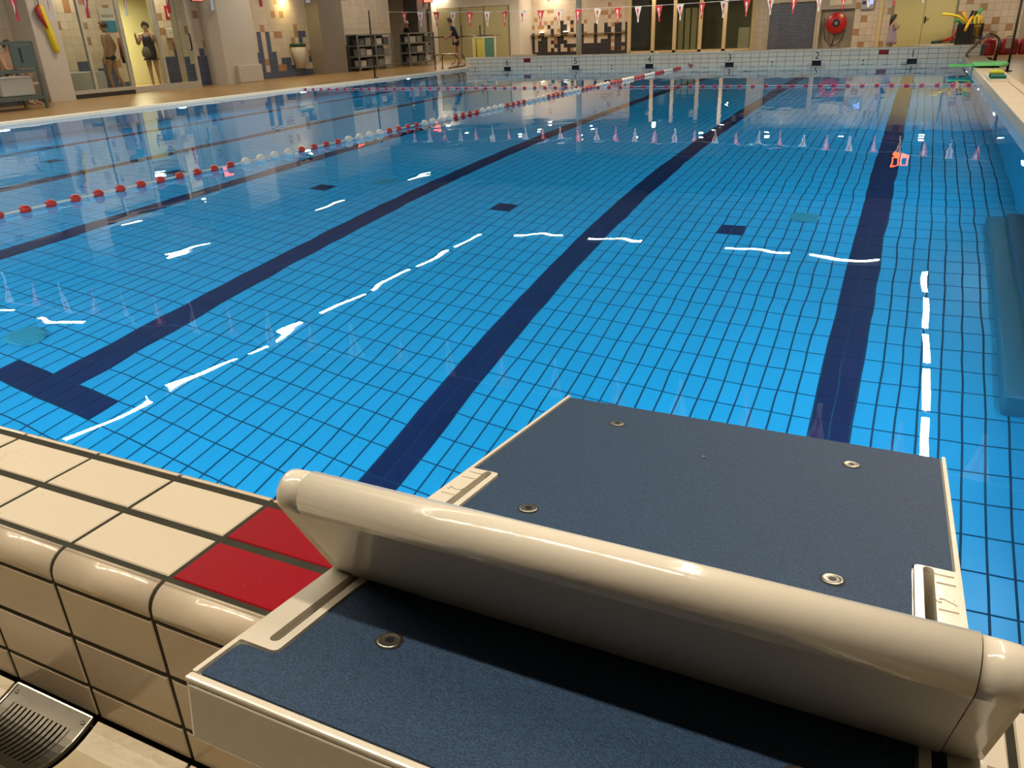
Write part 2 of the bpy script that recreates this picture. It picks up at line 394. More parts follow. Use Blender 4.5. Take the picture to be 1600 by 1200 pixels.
for i in range(-9, 13):
    x = J0+(i+.5)*.25
    red = (i == 3)
    for r_ in (0, 1):
        o = obj('tile', TP['r' if red else 'f'], near, (x, -.063-.126*r_, H0+random.uniform(-.0004,.0004)))
        o.rotation_euler = (random.uniform(-.002,.002), random.uniform(-.0015,.0015), 0)
    obj('bullnose_tile', BULL, near, (x, 0, 0)); obj('edge_tile', EDGE, near, (x, 0, 0))
    for k, zc in enumerate((.292-.0625, .167-.0625)):
        o = obj('tile', FACE, near, (x, YB, zc)); o.rotation_euler = (PI/2, 0, 0)
    o = obj('tile', FACEC, near, (x, YB, .042-.041)); o.rotation_euler = (PI/2, 0, 0)
    for k in range(3):
        o = obj('tile', NFACE, near, (x, .018, H0-.02-.0625-.125*k)); o.rotation_euler = (-PI/2, 0, 0)
# near deck with a shallow gutter
def zc_(y):
    t = (-.304-y)/.15
    return ZD-.018*math.sin(PI*t) if 0 < t < 1 else ZD
deckn = MB().box(-21, 6, -7, -.445, ZD-.2, ZD-.006).box(-21, 6, -.445, YB-.002, ZD-.2, ZD-.034).build('floor_near', GROUT, kind='structure')
ys = [-.304-.15*k/8 for k in range(9)]
gp = [(y, zc_(y)) for y in ys]+[(ys[-1], ZD-.03), (ys[0], ZD-.03)]
GUT = MB().prism(gp, 'x', -.121, .121, smooth=False).mesh('gutter_tile', DECKN)
for i in range(-9, 13):
    if i == 1: continue
    obj('gutter_tile', GUT, deckn, (J0+(i+.5)*.25, 0, 0))
DT = tile_mesh('tile', .242, .242, .008, DECKN)
for i in range(-9, 13):
    for k in range(6): obj('tile', DT, deckn, (J0+(i+.5)*.25, -.458-.125-.25*k, ZD))
# drain cover in the gutter
dx0, dx1 = J0+.25+.012, J0+.5-.012; dxc = (dx0+dx1)/2
dr = thing('drain_cover', 'curved stainless drain cover with slots in the gutter beside the tiled upstand', 'drain', (dxc, -.38, ZD-.02))
hx = (dx1-dx0)/2
def curved(x0, x1, y0, y1, dz, th, m, name, n=6, bev=0):
    q = MB(); ys_ = [y0+(y1-y0)*k/n for k in range(n+1)]
    prof = [(y+.38, zc_(y)+dz-ZD+.02) for y in ys_]+[(y+.38, zc_(y)+dz-th-ZD+.02) for y in ys_[::-1]]
    q.prism(prof, 'x', x0, x1)
    return q.build(name, m, dr)
curved(-hx, hx, -.452, -.428, .003, .006, STEEL_D, 'frame_edge'); curved(-hx, hx, -.336, -.306, .003, .006, STEEL_D, 'frame_edge')
curved(-hx, -hx+.026, -.428, -.336, .003, .006, STEEL_D, 'frame_side'); curved(hx-.026, hx, -.428, -.336, .003, .006, STEEL_D, 'frame_side')
for x0 in (-hx-.003, hx): curved(x0, x0+.003, -.454, -.304, .005, .01, STEEL, 'rim')
curved(-hx, hx, -.306, -.303, .005, .01, STEEL, 'rim', n=1); curved(-hx, hx, -.455, -.452, .005, .01, STEEL, 'rim', n=1)
nb = 13
for k in range(nb):
    xx = -hx+.026+(2*hx-.052)*(k+.5)/nb
    curved(xx-.0042, xx+.0042, -.428, -.336, .0025, .006, STEEL_D, 'grate_bar')
MB().box(-hx, hx, -.07, .075, -.045, -.012).build('pit', BLACKP, dr)
SCR = MB().lathe([(.0045,0),(.0045,.0012),(.003,.0018)], n=10).mesh('screw', STEEL)
for xx in (-hx+.012, hx-.012):
    for yy in (-.318, -.440): obj('screw', SCR, dr, (xx, yy+.38, zc_(yy)+.003-ZD+.02))

# ------------------------------------------------------------------ starting block
BZ, BS = .6275, .137; BA = math.atan(BS)
blk = thing('starting_block', 'white starting block with blue grip pad and raised kick plate on the tiled upstand', 'starting block', (0, -.14, H0))
def bpart(name, me, parent=None, bevel=0, segs=2, off=(0,0,0), rz=0):
    o = bpy.data.objects.new(name, me); COL.objects.link(o)
    o.parent = parent or blk
    if parent is None:
        o.matrix_local = Matrix.Translation((0, .14, BZ-H0)) @ Matrix.Rotation(-BA, 4, 'X') @ Matrix.Translation(off) @ Matrix.Rotation(rz, 4, 'Z')
    else: o.matrix_local = Matrix.Translation(off) @ Matrix.Rotation(rz, 4, 'Z')
    if bevel:
        b = o.modifiers.new('bevel', 'BEVEL'); b.width = bevel; b.segments = segs; b.limit_method = 'ANGLE'; b.angle_limit = .6
    return o
def slot(xa, xb, y0, y1):
    r = (xb-xa)/2; c = (xa+xb)/2
    return [(c+r*math.cos(PI-a*PI/6), y1-r+r*math.sin(a*PI/6)) for a in range(7)]+[(c+r*math.cos(-a*PI/6), y0+r-r*math.sin(a*PI/6)) for a in range(7)]
sl = slot(-.2575, -.2475, -.592, -.190); sr = [(-x, y) for x, y in sl][::-1]
bx_ = .283
body = plate_mesh('platform', rounded([(-bx_,.157),(bx_,.157),(bx_,-.659),(-bx_,-.659)], .006, 2), [sl, sr], -.056, -.003, PLASTIC)
bpart('platform', body, bevel=.004)
padpts = [(-.2755,.153),(.2755,.153),(.2755,-.187),(.2375,-.187),(.2375,-.604),(.2755,-.604),(.2755,-.648),(-.2755,-.648),(-.2755,-.604),(-.2375,-.604),(-.2375,-.187),(-.2755,-.187)]
pr_ = [.002,.002,.002,.007,.009,.007,.002,.002,.007,.009,.007,.002]
bpart('grip_pad', plate_mesh('grip_pad', rounded(padpts, pr_), [], -.003, .0006, PAD))
for s in (-1, 1):
    # raised rail and ruler plate along each side, one casting
    out = [(s*x, y) for x, y in [(.2822,.157),(.2775,.157),(.2775,-.189),(.2395,-.189),(.2395,-.602),(.2775,-.602),(.2775,-.650),(.2822,-.650)]]
    if s < 0: out = out[::-1]
    o = bpart('ruler_rail', plate_mesh('ruler_rail', rounded(out, [.001,.001,.002,.006,.006,.002,.001,.001] if s > 0 else [.001,.001,.002,.006,.006,.002,.001,.001]), [sr if s > 0 else sl], -.003, .0024, PLASTIC), bevel=.0012)
    for k in range(5):
        yy = -.208-.052*k
        d = text_mesh(str(k+1), .026, .0012, PLASTIC)
        bpart('embossed_numeral', d, o, off=(s*.2675, yy+.006, .0024), rz=s*PI/2)
        bpart('scale_tick', MB().box(-.0085,.0085,-.0009,.0009,0,.0014).mesh('scale_tick', PLASTIC), o, off=(s*.2675, yy-.012, .0024))
bpart('rear_rail', MB().box(-.2822,.2822,-.6585,-.6505,-.004,.0024).mesh('rear_rail', PLASTIC), bevel=.002)
BOLT = MB().lathe([(.0108,0),(.0108,.0010),(.0094,.0018),(.0080,.0012),(.0055,.0012)], n=24).mesh('bolt', STEEL)
RINGD = MB().lathe([(.0122,0),(.0122,.0008)], n=24).mesh('bolt_shade_ring', HOLE)  # flat ring in shade colour, painted gloom around each bolt
HEX = MB().lathe([(.0042,.0),(.0042,.0016)], n=6, smooth=False).mesh('hex_socket', BLACKP)
for x in (-.166, .166):
    for y in (.068, -.260, -.545):
        r_ = bpart('bolt', BOLT, off=(x, y, .0006))
        bpart('bolt_shade_ring', RINGD, r_, off=(0,0,-.0002)); bpart('hex_socket', HEX, r_)
bpart('centre_pin', MB().lathe([(.0032,0),(.0032,.0010),(.002,.0014)], n=12).mesh('centre_pin', STEEL), off=(-.019, -.002, .0006))
kp = [(-.4765,.0026),(-.5445,.0985),(-.5472,.1040),(-.5483,.1100),(-.5476,.1165),(-.5452,.1225),(-.5410,.1275),(-.5355,.1306),(-.5290,.1318),(-.5225,.1305),(-.5160,.1268),(-.3000,.0045),(-.3030,.0026)]
kmb = MB().prism(kp, 'x', -.2555, .2525, smooth=True)
for i_ in (0, 10, 11, 12): kmb.sm[i_] = False
kick = bpart('kick_plate', kmb.mesh('kick_plate', PLASTIC))
kc = (-.45, .05); kp2 = [(kc[0]+(t-kc[0])*.985, max(.0026, kc[1]+(n-kc[1])*.975)) for t, n in kp]
for s in (-1, 1):
    q = MB(); n = len(kp2)
    secs = [(.2565, 1.0), (.268, 1.0), (.278, .985), (.2835, .95)] if s < 0 else [(.2535, 1.0), (.265, 1.0), (.274, .985), (.279, .95)]
    for sx, sc in secs:
        q.v += [(s*sx, kc[0]+(t-kc[0])*sc, max(.0026, kc[1]+(z-kc[1])*sc)) for t, z in kp2]
    for a in range(len(secs)-1):
        for i in range(n): q.f.append([a*n+i, a*n+(i+1) % n, (a+1)*n+(i+1) % n, (a+1)*n+i]); q.m.append(0); q.sm.append(i not in (0, 10, 11, 12))
    q.f += [list(range(n)), [3*n+i for i in range(n)]]; q.m += [0,0]; q.sm += [False, False]
    bpart('end_cap', q.mesh('end_cap', PLASTIC), kick)
for m_ in (body,): pass
for s in (-1, 1):
    bpart('slot_shade', MB().box(s*.2525-.008, s*.2525+.008, -.596, -.186, -.060, -.0565).mesh('slot_shade', HOLE))  # dark strip put under each slot as its painted shade
# pedestal under the platform
MB().box(-.19,.19,-.12,.12,.012,.255).build('pedestal', mat('pedestal_white', (.6,.54,.43), .35), blk, bevel=.012)
MB().box(-.24,.24,-.10,.10,.0,.012).build('foot_plate', STEEL, blk, bevel=.003)
for x in (-.215, .215):
    for y in (-.07, .07):
        obj('anchor_bolt', BOLT, blk, (x, y, .012))
#@@SURR
# ------------------------------------------------------------------ far end: tiled upstand with lane numbers
HF = .385
far = MB().box(XL-.02, 1.72, LEN+.008, LEN+.36, -.3, HF-.004).build('wall_far_upstand', GROUT_W, kind='structure')
FT = {}
for nm, m in (('w', T_WHITE), ('k', T_BLACK), ('r', T_RED)): FT[nm] = tile_mesh('tile', .25-.009, .125-.009, .010, m)
arcf = [(LEN-.004, HF-.062), (LEN-.004, HF-.03)]+[(LEN-.004+.03-.03*math.cos(a*PI/8), HF-.03+.03*math.sin(a*PI/8)) for a in range(1, 5)]+[(LEN+.34, HF), (LEN+.34, HF-.03), (LEN+.02, HF-.03), (LEN+.02, HF-.062)]
CAPF = MB().prism(arcf, 'x', -.1215, .1215).mesh('coping_tile', mat('coping_tile_ivory', (.78,.70,.56), .3))
for i in range(-56, 7):
    x = i*.25
    obj('coping_tile', CAPF, far, (x, 0, 0))
    for k in range(4):
        zc = HF-.066-.125*(k+.5)
        lane = (i % 10 == 0 and -50 <= i <= 0)
        key = 'k' if (k == 2 and lane) else ('r' if (k == 0 and i in (-3, -47)) else 'w')
        o = obj('tile', FT[key], far, (x, LEN-.001, zc)); o.rotation_euler = (PI/2, 0, 0)
INK = mat('numeral_black', (.006,.008,.012), .4)
for k in range(6):
    me = text_mesh(str(k+1), .27, .002, INK)
    o = obj('lane_numeral', me, far, (-2.5*k, LEN-.0025, HF-.066-.122)); o.rotation_euler = (PI/2, 0, 0)
EYE = MB().lathe([(.022,0),(.022,.012),(.012,.014)], n=12).mesh('rope_anchor', STEEL_D)
for k in range(6):
    o = obj('rope_anchor', EYE, far, (-1.25-2.5*k, LEN, .045)); o.rotation_euler = (PI/2, 0, 0)

# ------------------------------------------------------------------ decks and copings
MB().box(-24, XL-.125, -7, 46, -.3, .05).build('floor_left', DECK, kind='structure')
MB().box(XL-.125, -5.0, LEN+.36, 46, -.3, .05).build('floor_annex', DECK, kind='structure')
MB().box(-5.0, 6, LEN+.36, 31, -.3, .0).build('floor_far', DECK, kind='structure')
MB().box(1.735, 6, -.29, LEN+.36, -.3, .0).build('floor_right', DECK, kind='structure')
lip = thing('overflow_lip', 'white overflow lip along the wide deck beside lane 6', 'pool edge', (XL, 12.5, 0), kind='structure')
lp = [(-.125,-.12),(-.125,.052),(-.115,.06),(-.012,.06),(-.002,.05),(.0,-.12)]
LIPM = MB().prism(lp, 'x', 0, .01)
LIPT = MB()
n_ = len(lp)
LIPT.v = [(x, -.498, z) for x, z in lp]+[(x, .498, z) for x, z in lp]
LIPT.f = [[i, (i+1) % n_, n_+(i+1) % n_, n_+i] for i in range(n_)]+[list(range(n_)), [n_+i for i in range(n_)]]; LIPT.m = [0]*len(LIPT.f); LIPT.sm = [False]*len(LIPT.f)
LM = LIPT.mesh('lip_slab', LIP)
for k in range(25): obj('lip_slab', LM, lip, (0, k+.5-12.5, 0))
cop = MB().box(XR+.004, 1.732, -.25, LEN, -.3, .10).build('trim_right', GROUT, kind='structure')
cp = [(XR-.003,-.03),(XR-.003,.112),(XR+.006,.12),(1.535,.12),(1.535,.07),(XR+.02,.07),(XR+.02,-.03)]
def slab(prof, m, L=.992):
    q = MB(); n = len(prof)
    q.v = [(x, -L/2, z) for x, z in prof]+[(x, L/2, z) for x, z in prof]
    q.f = [[i, (i+1) % n, n+(i+1) % n, n+i] for i in range(n)]+[list(range(n)), [n+i for i in range(n)]]; q.m = [0]*len(q.f); q.sm = [False]*len(q.f)
    return q.mesh('coping_slab', m)
C1 = slab(cp, STONE); C2 = slab([(1.552,.02),(1.552,.118),(1.70,.118),(1.735,.09),(1.735,.02)], STONE)
for k in range(25): obj('coping_slab', C1, cop, (0, k+.5, 0)); obj('coping_slab', C2, cop, (0, k+.5, 0))

# ------------------------------------------------------------------ far right wall (tiles one by one where the photo shows them)
YF = 30.0
PATCHES = [(-5.3, -4.82), (-3.15, -3.07), (-1.98, -.86), (1.06, 4.5)]
wfar = MB().box(-5.35, -4.80, YF, YF+.2, -.1, 2.45).box(-4.80, -3.16, YF, YF+.2, 1.76, 2.45).box(-3.16, -3.05, YF, YF+.2, -.1, 2.45)\
    .box(-3.05, -1.99, YF, YF+.2, 1.45, 2.45).box(-1.99, -.83, YF, YF+.2, -.1, 2.45).box(-.83, 1.04, YF, YF+.2, 2.1, 2.45).box(1.04, 4.7, YF, YF+.2, -.1, 2.45)\
    .build('wall_far', GROUT_L, kind='structure')
WT = {'b': tile_mesh('tile', .192, .192, .012, T_WALL), 'o': tile_mesh('tile', .192, .192, .012, T_ORANGE)}
OCH = [(-1.63,1.22),(-1.87,.8),(-1.63,.38),(-1.96,1.62),(-.95,1.23),(-1.08,.35),(1.16,1.18),(1.58,1.19),(1.81,1.39),(2.24,.95),(2.64,.73),(2.24,.56),(1.86,.75),(1.36,1.54)]
def wtile(x, z, sx=1):
    o_ = any(abs(x-a) < .1 and abs(z-b) < .1 for a, b in OCH)
    o = obj('tile', WT['o' if o_ else 'b'], wfar, (x, YF-.006, z)); o.rotation_euler = (PI/2, 0, 0)
    if sx != 1: o.scale = (sx, 1, 1)
for k in range(0, 9):
    z = .1+.2*k+.02
    for x in (-5.2, -5.0): wtile(x, z)
    wtile(-4.85, z, .4); wtile(-3.10, z, .45)
    for x in (-1.88, -1.68, -1.48, -1.28, -1.08, -.93): wtile(x, z, .5 if x == -.93 else 1)
    for x in range(9): wtile(1.16+.2*x, z)
wrest = MB()
for k in range(9, 12):
    for i in range(48):
        x = -5.2+.2*i; z = .12+.2*k
        if x > 4.5: continue
        wrest.add([(x-.096,YF-.006,z-.096),(x+.096,YF-.006,z-.096),(x+.096,YF-.006,z+.096),(x-.096,YF-.006,z+.096)], [(0,1,2,3)], 1 if random.random() < .06 else 0)
wrest.build('upper_tiles', [T_WALL, T_ORANGE], wfar, kind='stuff')
MB().box(4.6, 4.8, -7, YF+.2, -.3, 4.4).build('wall_right', CREAMW, kind='structure')
MB().box(-24.2, -24, -7, 46, -.3, 4.4).build('wall_outer_left', CREAMW, kind='structure')
MB().box(-24, 4.8, -7.2, -7, -.3, 4.4).build('wall_back', mat('back_wall_brown', (.16,.11,.07), .6), kind='structure')
MB().box(-5.35, 4.7, 27.2, YF+.2, 2.45, 4.25).build('trim_soffit', SOFFIT, kind='structure')
# cream posts on the wall
POST = mat('post_cream_yellow', (.62,.47,.22), .5)
MB().box(-5.32,-5.2,YF-.05,YF-.015,0,2.45).build('trim_1', POST, kind='structure')
MB().box(-1.23,-1.13,YF-.05,YF-.02,0,2.45).build('trim_2', POST, kind='structure')
# roller shutter
SHM = mat('shutter_blue_grey', (.13,.145,.19), .5, 0)
sh = thing('roller_shutter', 'dark blue-grey roller shutter beside the fire hose reel', 'shutter', (-3.965, YF, 0))
SL = MB().prism([(-.0,-.026),(-.018,-.012),(-.018,.012),(0,.026),(.012,.026),(.012,-.026)], 'x', -.76, .76).mesh('slat', SHM)
for k in range(31): obj('slat', SL, sh, (0, .05, .055*k+.03))
for x in (-.80, .80): MB().box(x-.04, x+.04, -.03, .08, 0, 1.76).build('guide_rail', mat('rail_beige', (.45,.38,.28), .5) if x < 0 else bpy.data.materials['rail_beige'], sh)
MB().box(-.84, .84, -.05, .10, 1.72, 1.9).build('header_box', bpy.data.materials['rail_beige'], sh)
# hose niche and reel
NICHE = mat('niche_panel', (.30,.25,.18), .5)
MB().box(-3.05,-1.99,YF+.16,YF+.2,0,1.45).build('wall_niche_panel', NICHE, kind='structure')
RED = mat('reel_red', (.42,.012,.012), .3); RUB = mat('hose_rubber', (.06,.04,.03), .6)
hr = thing('fire_hose_reel', 'red fire hose reel with hanging hose in the wall niche', 'hose reel', (-2.52, YF, 1.02))
MB().lathe([(.05,-.10),(.31,-.10),(.33,-.08),(.33,-.05),(.31,-.035),(.05,-.035)], axis='y', n=40).build('reel_disc', RED, hr)
MB().lathe([(.12,-.125),(.12,-.10),(.06,-.10)], axis='y', n=20).build('hub', BLACKP, hr)
MB().lathe([(.06,-.14),(.06,-.12),(.03,-.12)], axis='y', n=14).build('hub_cap', STEEL, hr)
MB().lathe([(.27,-.035),(.27,.08),(.05,.08)], axis='y', n=24).build('hose_coil', RUB, hr)
MB().tube([(-.38,-.02,.15),(-.37,-.03,-.2),(-.30,-.03,-.5),(-.12,-.04,-.68),(.02,-.04,-.70),(.14,-.04,-.62),(.26,-.03,-.40),(.30,-.02,-.2)], .018, 7).build('hose', RUB, hr)
MB().tube([(-.02,-.01,-.3),(-.06,-.01,-.72)], .02, 6).build('supply_pipe', RUB, hr)
MB().box(.12,.19,-.104,-.1,.18,.24).build('sticker', mat('sticker_yellow',(.8,.55,.05),.5), hr)
MB().box(-.13,.13,.08,.155,-.3,.3).build('bracket', STEEL_D, hr)
# notice panel above, small lamp, control box
t = thing('notice_board', 'pale framed notice board above the hose reel', 'board', (-2.45, YF-.012, 1.72))
MB().box(-.36,.36,-.012,.012,-.16,.16).build('frame', CREAMW, t); MB().box(-.32,.32,-.018,-.012,-.13,.13).build('sheet', mat('sheet_cream',(.66,.58,.42),.5), t)
t = thing('control_box', 'grey control box with small blue lit display on the far tiled wall', 'control box', (-1.62, YF-.012, 1.55))
MB().box(-.2,.2,-.10,.0,-.15,.2).build('housing', mat('box_grey',(.30,.30,.32),.5), t, bevel=.01)
MB().box(-.02,.17,-.108,-.1,.0,.13).build('display', emis('display_blue',(.35,.45,1),1.6), t)
MB().box(-.16,-.05,-.106,-.1,.0,.1).build('grille', BLACKP, t)
# double door, pale yellow
DY = mat('door_pale_yellow', (.55,.48,.20), .45, var=.04)
d = thing('door_1', 'pale yellow double door with lever handle behind the child', 'door', (.1, YF, 0), kind='structure')
for x0, x1 in ((-.90,-.005),(.005,.90)): MB().box(x0, x1, -.01, .05, .01, 2.08).build('door_leaf', DY, d, bevel=.004)
for x0, x1 in ((-.95,-.905),(.905,.95)): MB().box(x0, x1, -.03, .08, 0, 2.12).build('door_frame', mat('frame_greygreen',(.22,.21,.15),.5) if x0 < 0 else bpy.data.materials['frame_greygreen'], d)
MB().box(.03,.08,-.02,-.01,.92,1.12).build('lock_plate', BLACKP, d)
MB().tube([(.055,-.02,1.04),(.055,-.06,1.04),(.17,-.06,1.04)], .011, 8).build('lever_handle', BLACKP, d)

# ------------------------------------------------------------------ pool noodles in a crate, red kit, floats
cr = thing('storage_crate', 'black mesh crate full of pool noodles by the pale door', 'crate', (1.47, 29.55, 0))
for x in (-.34, .34):
    for y in (-.25, .25): MB().box(x-.02, x+.02, y-.02, y+.02, 0, .86).build('corner_post', BLACKP, cr)
MB().box(-.33,.33,-.24,.24,.02,.06).build('base', BLACKP, cr)
for z in (.06, .45, .84):
    MB().box(-.33,.33,-.262,-.245,z-.015,z+.015).build('rail', BLACKP, cr); MB().box(-.33,.33,.245,.262,z-.015,z+.015).build('rail', BLACKP, cr)
    MB().box(-.352,-.335,-.24,.24,z-.015,z+.015).build('rail', BLACKP, cr); MB().box(.335,.352,-.24,.24,z-.015,z+.015).build('rail', BLACKP, cr)
for y in (-.256, .256): MB().box(-.32,.10,y-.003,y+.003,.06,.84).build('side_panel', BLACKP, cr)
for x in (-.345, .345): MB().box(x-.003,x+.003,-.23,.23,.06,.84).build('side_panel', BLACKP, cr)
for k in range(4): MB().box(.13+.05*k,.14+.05*k,-.258,-.250,.06,.84).build('bar', BLACKP, cr)
FOAM_Y = mat('foam_yellow', (.80,.46,.03), .7); FOAM_Y2 = mat('foam_lemon', (.78,.62,.05), .7); FOAM_G = mat('foam_green', (.06,.42,.10), .7); FOAM_O = mat('foam_orange', (.75,.28,.03), .7)
def noodle(pts, m, lab):
    me = MB().tube(pts, .042, 10).mesh('pool_noodle', m)
    obj('pool_noodle', me, None, label=lab, category='pool noodle', group='pool noodles in the crate')
noodle([(.62,29.30,1.17),(.85,29.35,1.14),(1.08,29.42,1.08),(1.30,29.5,.93),(1.40,29.55,.70)], FOAM_Y2, 'yellow pool noodle sticking out far to the left of the crate')
noodle([(1.20,29.4,1.20),(1.28,29.45,1.05),(1.42,29.5,.85),(1.52,29.55,.55)], FOAM_Y, 'amber pool noodle leaning back at the middle of the crate')
noodle([(1.33,29.15,.66),(1.36,29.2,.80),(1.42,29.3,.98),(1.48,29.45,1.06),(1.54,29.58,.88),(1.56,29.62,.5)], FOAM_Y, 'amber pool noodle bent over the front rim of the crate')
noodle([(1.00,29.62,.98),(1.12,29.62,.95),(1.25,29.64,.80),(1.32,29.66,.5)], FOAM_G, 'green pool noodle end low at the door side of the crate')
noodle([(1.70,29.45,1.30),(1.63,29.48,1.15),(1.55,29.52,.98),(1.46,29.66,.6)], FOAM_G, 'green pool noodle pointing up to the right of the crate')
noodle([(1.55,29.40,.5),(1.56,29.40,.85),(1.55,29.40,1.02),(1.60,29.38,1.10),(1.66,29.38,1.02),(1.67,29.4,.5)], FOAM_Y2, 'lemon pool noodle looped upright in the crate')
noodle([(1.73,29.5,.5),(1.74,29.5,.9),(1.71,29.5,1.08)], FOAM_Y, 'short amber pool noodle upright at the right of the crate')
noodle([(1.37,29.72,.5),(1.40,29.7,.95),(1.47,29.7,1.22),(1.56,29.7,1.20),(1.60,29.7,.6)], mat('foam_black',(.015,.012,.012),.7), 'dark pool noodle looped above the others in the crate')
LR = mat('lacquer_red', (.50,.02,.015), .4)
t = thing('push_pole', 'red pole with dark padded end lying beside the noodle crate', 'pole', (.8, 29.4, .35))
MB().tube([(-.05,-.12,.03),(.24,-.18,.17),(.27,-.18,.35)], .028, 8).build('shaft', LR, t); MB().tube([(-.36,-.1,.0),(-.05,-.1,.03)], .045, 8).build('padded_end', mat('dark_green_pad',(.02,.05,.03),.6), t)
MB().tube([(-.05,-.1,.02),(.27,-.04,.09)], .03, 8).build('second_shaft', LR, t)
t = thing('storage_bench', 'low cream bench under the red pole', 'bench', (.6, 29.45, 0))
MB().box(-.5,.5,-.2,.2,.24,.30).build('seat', CREAMW, t, bevel=.008)
for x in (-.44,.44): MB().box(x-.03,x+.03,-.18,.18,0,.24).build('leg', CREAMW, t)
BAGM = mat('bag_red', (.30,.008,.018), .35, var=.2, bump=.3, bscale=12)
def bag(x, y, w, dpt, h, lab, slump=.0):
    t = thing('kit_bag', lab, 'bag', (x, y, 0), 0, 'red kit bags by the far wall')
    q = MB(); n = 16
    prof = [(.92,.0),(1.0,.08),(1.0,.6),(.93,.86),(.70,.98),(.35,1.0)]
    for r, z in prof:
        for j in range(n):
            a = 2*PI*j/n; c, s_ = math.cos(a), math.sin(a)
            q.v.append((w/2*r*math.copysign(abs(c)**.5, c)+slump*z, dpt/2*r*math.copysign(abs(s_)**.5, s_), h*z))
    for i in range(len(prof)-1):
        for j in range(n): q.f.append([i*n+j, i*n+(j+1) % n, (i+1)*n+(j+1) % n, (i+1)*n+j]); q.m.append(0); q.sm.append(True)
    q.f += [list(range(n)), [(len(prof)-1)*n+j for j in range(n)]]; q.m += [0,0]; q.sm += [True, True]
    q.build('bag_body', BAGM, t)
    MB().tube([(-w*.2+slump,0,h*.98),(-w*.12+slump,0,h*1.12),(w*.12+slump,0,h*1.12),(w*.2+slump,0,h*.98)], .014, 6).build('carry_strap', BLACKP, t)
    return t
bag(1.98, 27.9, .36, .4, .46, 'tall red kit bag right beside the end of the far upstand')
b2 = bag(2.50, 28.2, .52, .42, .44, 'red kit bag with a pale towel draped over it')
MB().box(-.09,.10,-.235,-.2,.18,.44).box(-.09,.10,-.235,.05,.44,.47).build('pale_towel', mat('towel_pink_white',(.62,.48,.46),.8,var=.25,scale=14), b2)
bag(2.98, 28.2, .42, .4, .46, 'red kit bag farthest from the upstand, at the picture edge')
# foam mats on the coping and the open box of kickboards
GRN = mat('mat_green', (.10,.55,.14), .5); GRN2 = mat('mat_light_green', (.16,.62,.22), .5); DKG = mat('board_dark_green', (.005,.14,.09), .4); YEL = mat('board_yellow', (.62,.60,.02), .4)
def floatmat(name, x0, x1, y0, y1, z, th, m, lab, rz=0):
    o = obj(name, MB().prism(rounded([(x0,y0),(x1,y0),(x1,y1),(x0,y1)], min(.12, (y1-y0)*.3), 4), 'z', 0, th).mesh(name, m), None, (0,0,z), bevel=.008, label=lab, category='float mat')
    return o
floatmat('float_mat', .78, 1.86, 19.35, 20.05, .126, .03, GRN, 'long green foam mat at the bottom of the stack, overhanging the water')
floatmat('float_mat', 1.22, 1.84, 18.9, 19.9, .160, .05, GRN2, 'light green foam mat on top of the stack on the coping')
KB = [(0,0),(.28,0),(.28,.30),(.22,.42),(.06,.42),(0,.30)]
def kickboard(x, y, z, m, lab, rz=0):
    o = obj('kickboard', MB().prism(rounded(KB, .03, 3), 'z', 0, .035).mesh('kickboard', m), None, (x, y, z), bevel=.006, label=lab, category='kickboard', group='kickboards in the box on the coping')
    o.rotation_euler = (0,0,rz); return o
bx = thing('kickboard_tray', 'white open tray holding green and yellow kickboards on the coping', 'tray', (1.40, 15.55, .12))
WB = mat('tray_white', (.72,.66,.54), .45)
MB().box(-.14,.13,-.75,.75,0,.015).build('base', WB, bx)
for x in (-.14, .12): MB().box(x, x+.012, -.75, .75, .015, .05).build('side', WB, bx)
for y in (-.75, .738): MB().box(-.126,.118,y,y+.012,.015,.05).build('end', WB, bx)
for k, (y, z, m, lab) in enumerate([(14.95,.137,DKG,'dark green kickboard lowest at the near end of the tray'),(14.98,.175,DKG,'dark green kickboard on top at the near end of the tray'),
    (15.45,.137,DKG,'dark green kickboard lowest at the far end of the tray'),(15.50,.175,DKG,'dark green kickboard in the middle of the far stack in the tray'),(15.52,.213,YEL,'yellow kickboard on top of the far stack in the tray')]):
    o = kickboard(1.30, y, z, m, lab); o.scale = (.75,1,1)
# right handrail
def bend(pts, r=.05, k=5):
    out = [Vector(pts[0])]
    for i in range(1, len(pts)-1):
        a, b, c = Vector(pts[i-1]), Vector(pts[i]), Vector(pts[i+1])
        d1 = (a-b); d2 = (c-b); rr = min(r, d1.length*.45, d2.length*.45); d1.normalize(); d2.normalize()
        for j in range(k+1):
            t_ = j/k; out.append((b+d1*rr)*(1-t_)**2+b*2*t_*(1-t_)+(b+d2*rr)*t_**2)
    out.append(Vector(pts[-1])); return out
CHR = mat('handrail_steel', (.20,.16,.13), .22, 1, var=.1)
t = thing('pool_handrail', 'bent steel ladder handrails at the corner by lane 1 and the red bags', 'handrail', (1.6, 24.3, 0))
for y in (24.1, 24.6):
    MB().tube(bend([(1.95-1.6,y-24.3,0),(1.98-1.6,y-24.3,.52),(1.80-1.6,y-24.3,.66),(1.62-1.6,y-24.3,.60),(1.26-1.6,y-24.3,.18),(1.34-1.6,y-24.3,.10),(1.88-1.6,y-24.3,.06)], .09), .02, 8).build('rail', CHR, t)
for y in (24.1, 24.6): MB().lathe([(.045,.0),(.045,.012),(.025,.02)], (.36, y-24.3, 0), n=12).build('foot_flange', CHR, t)
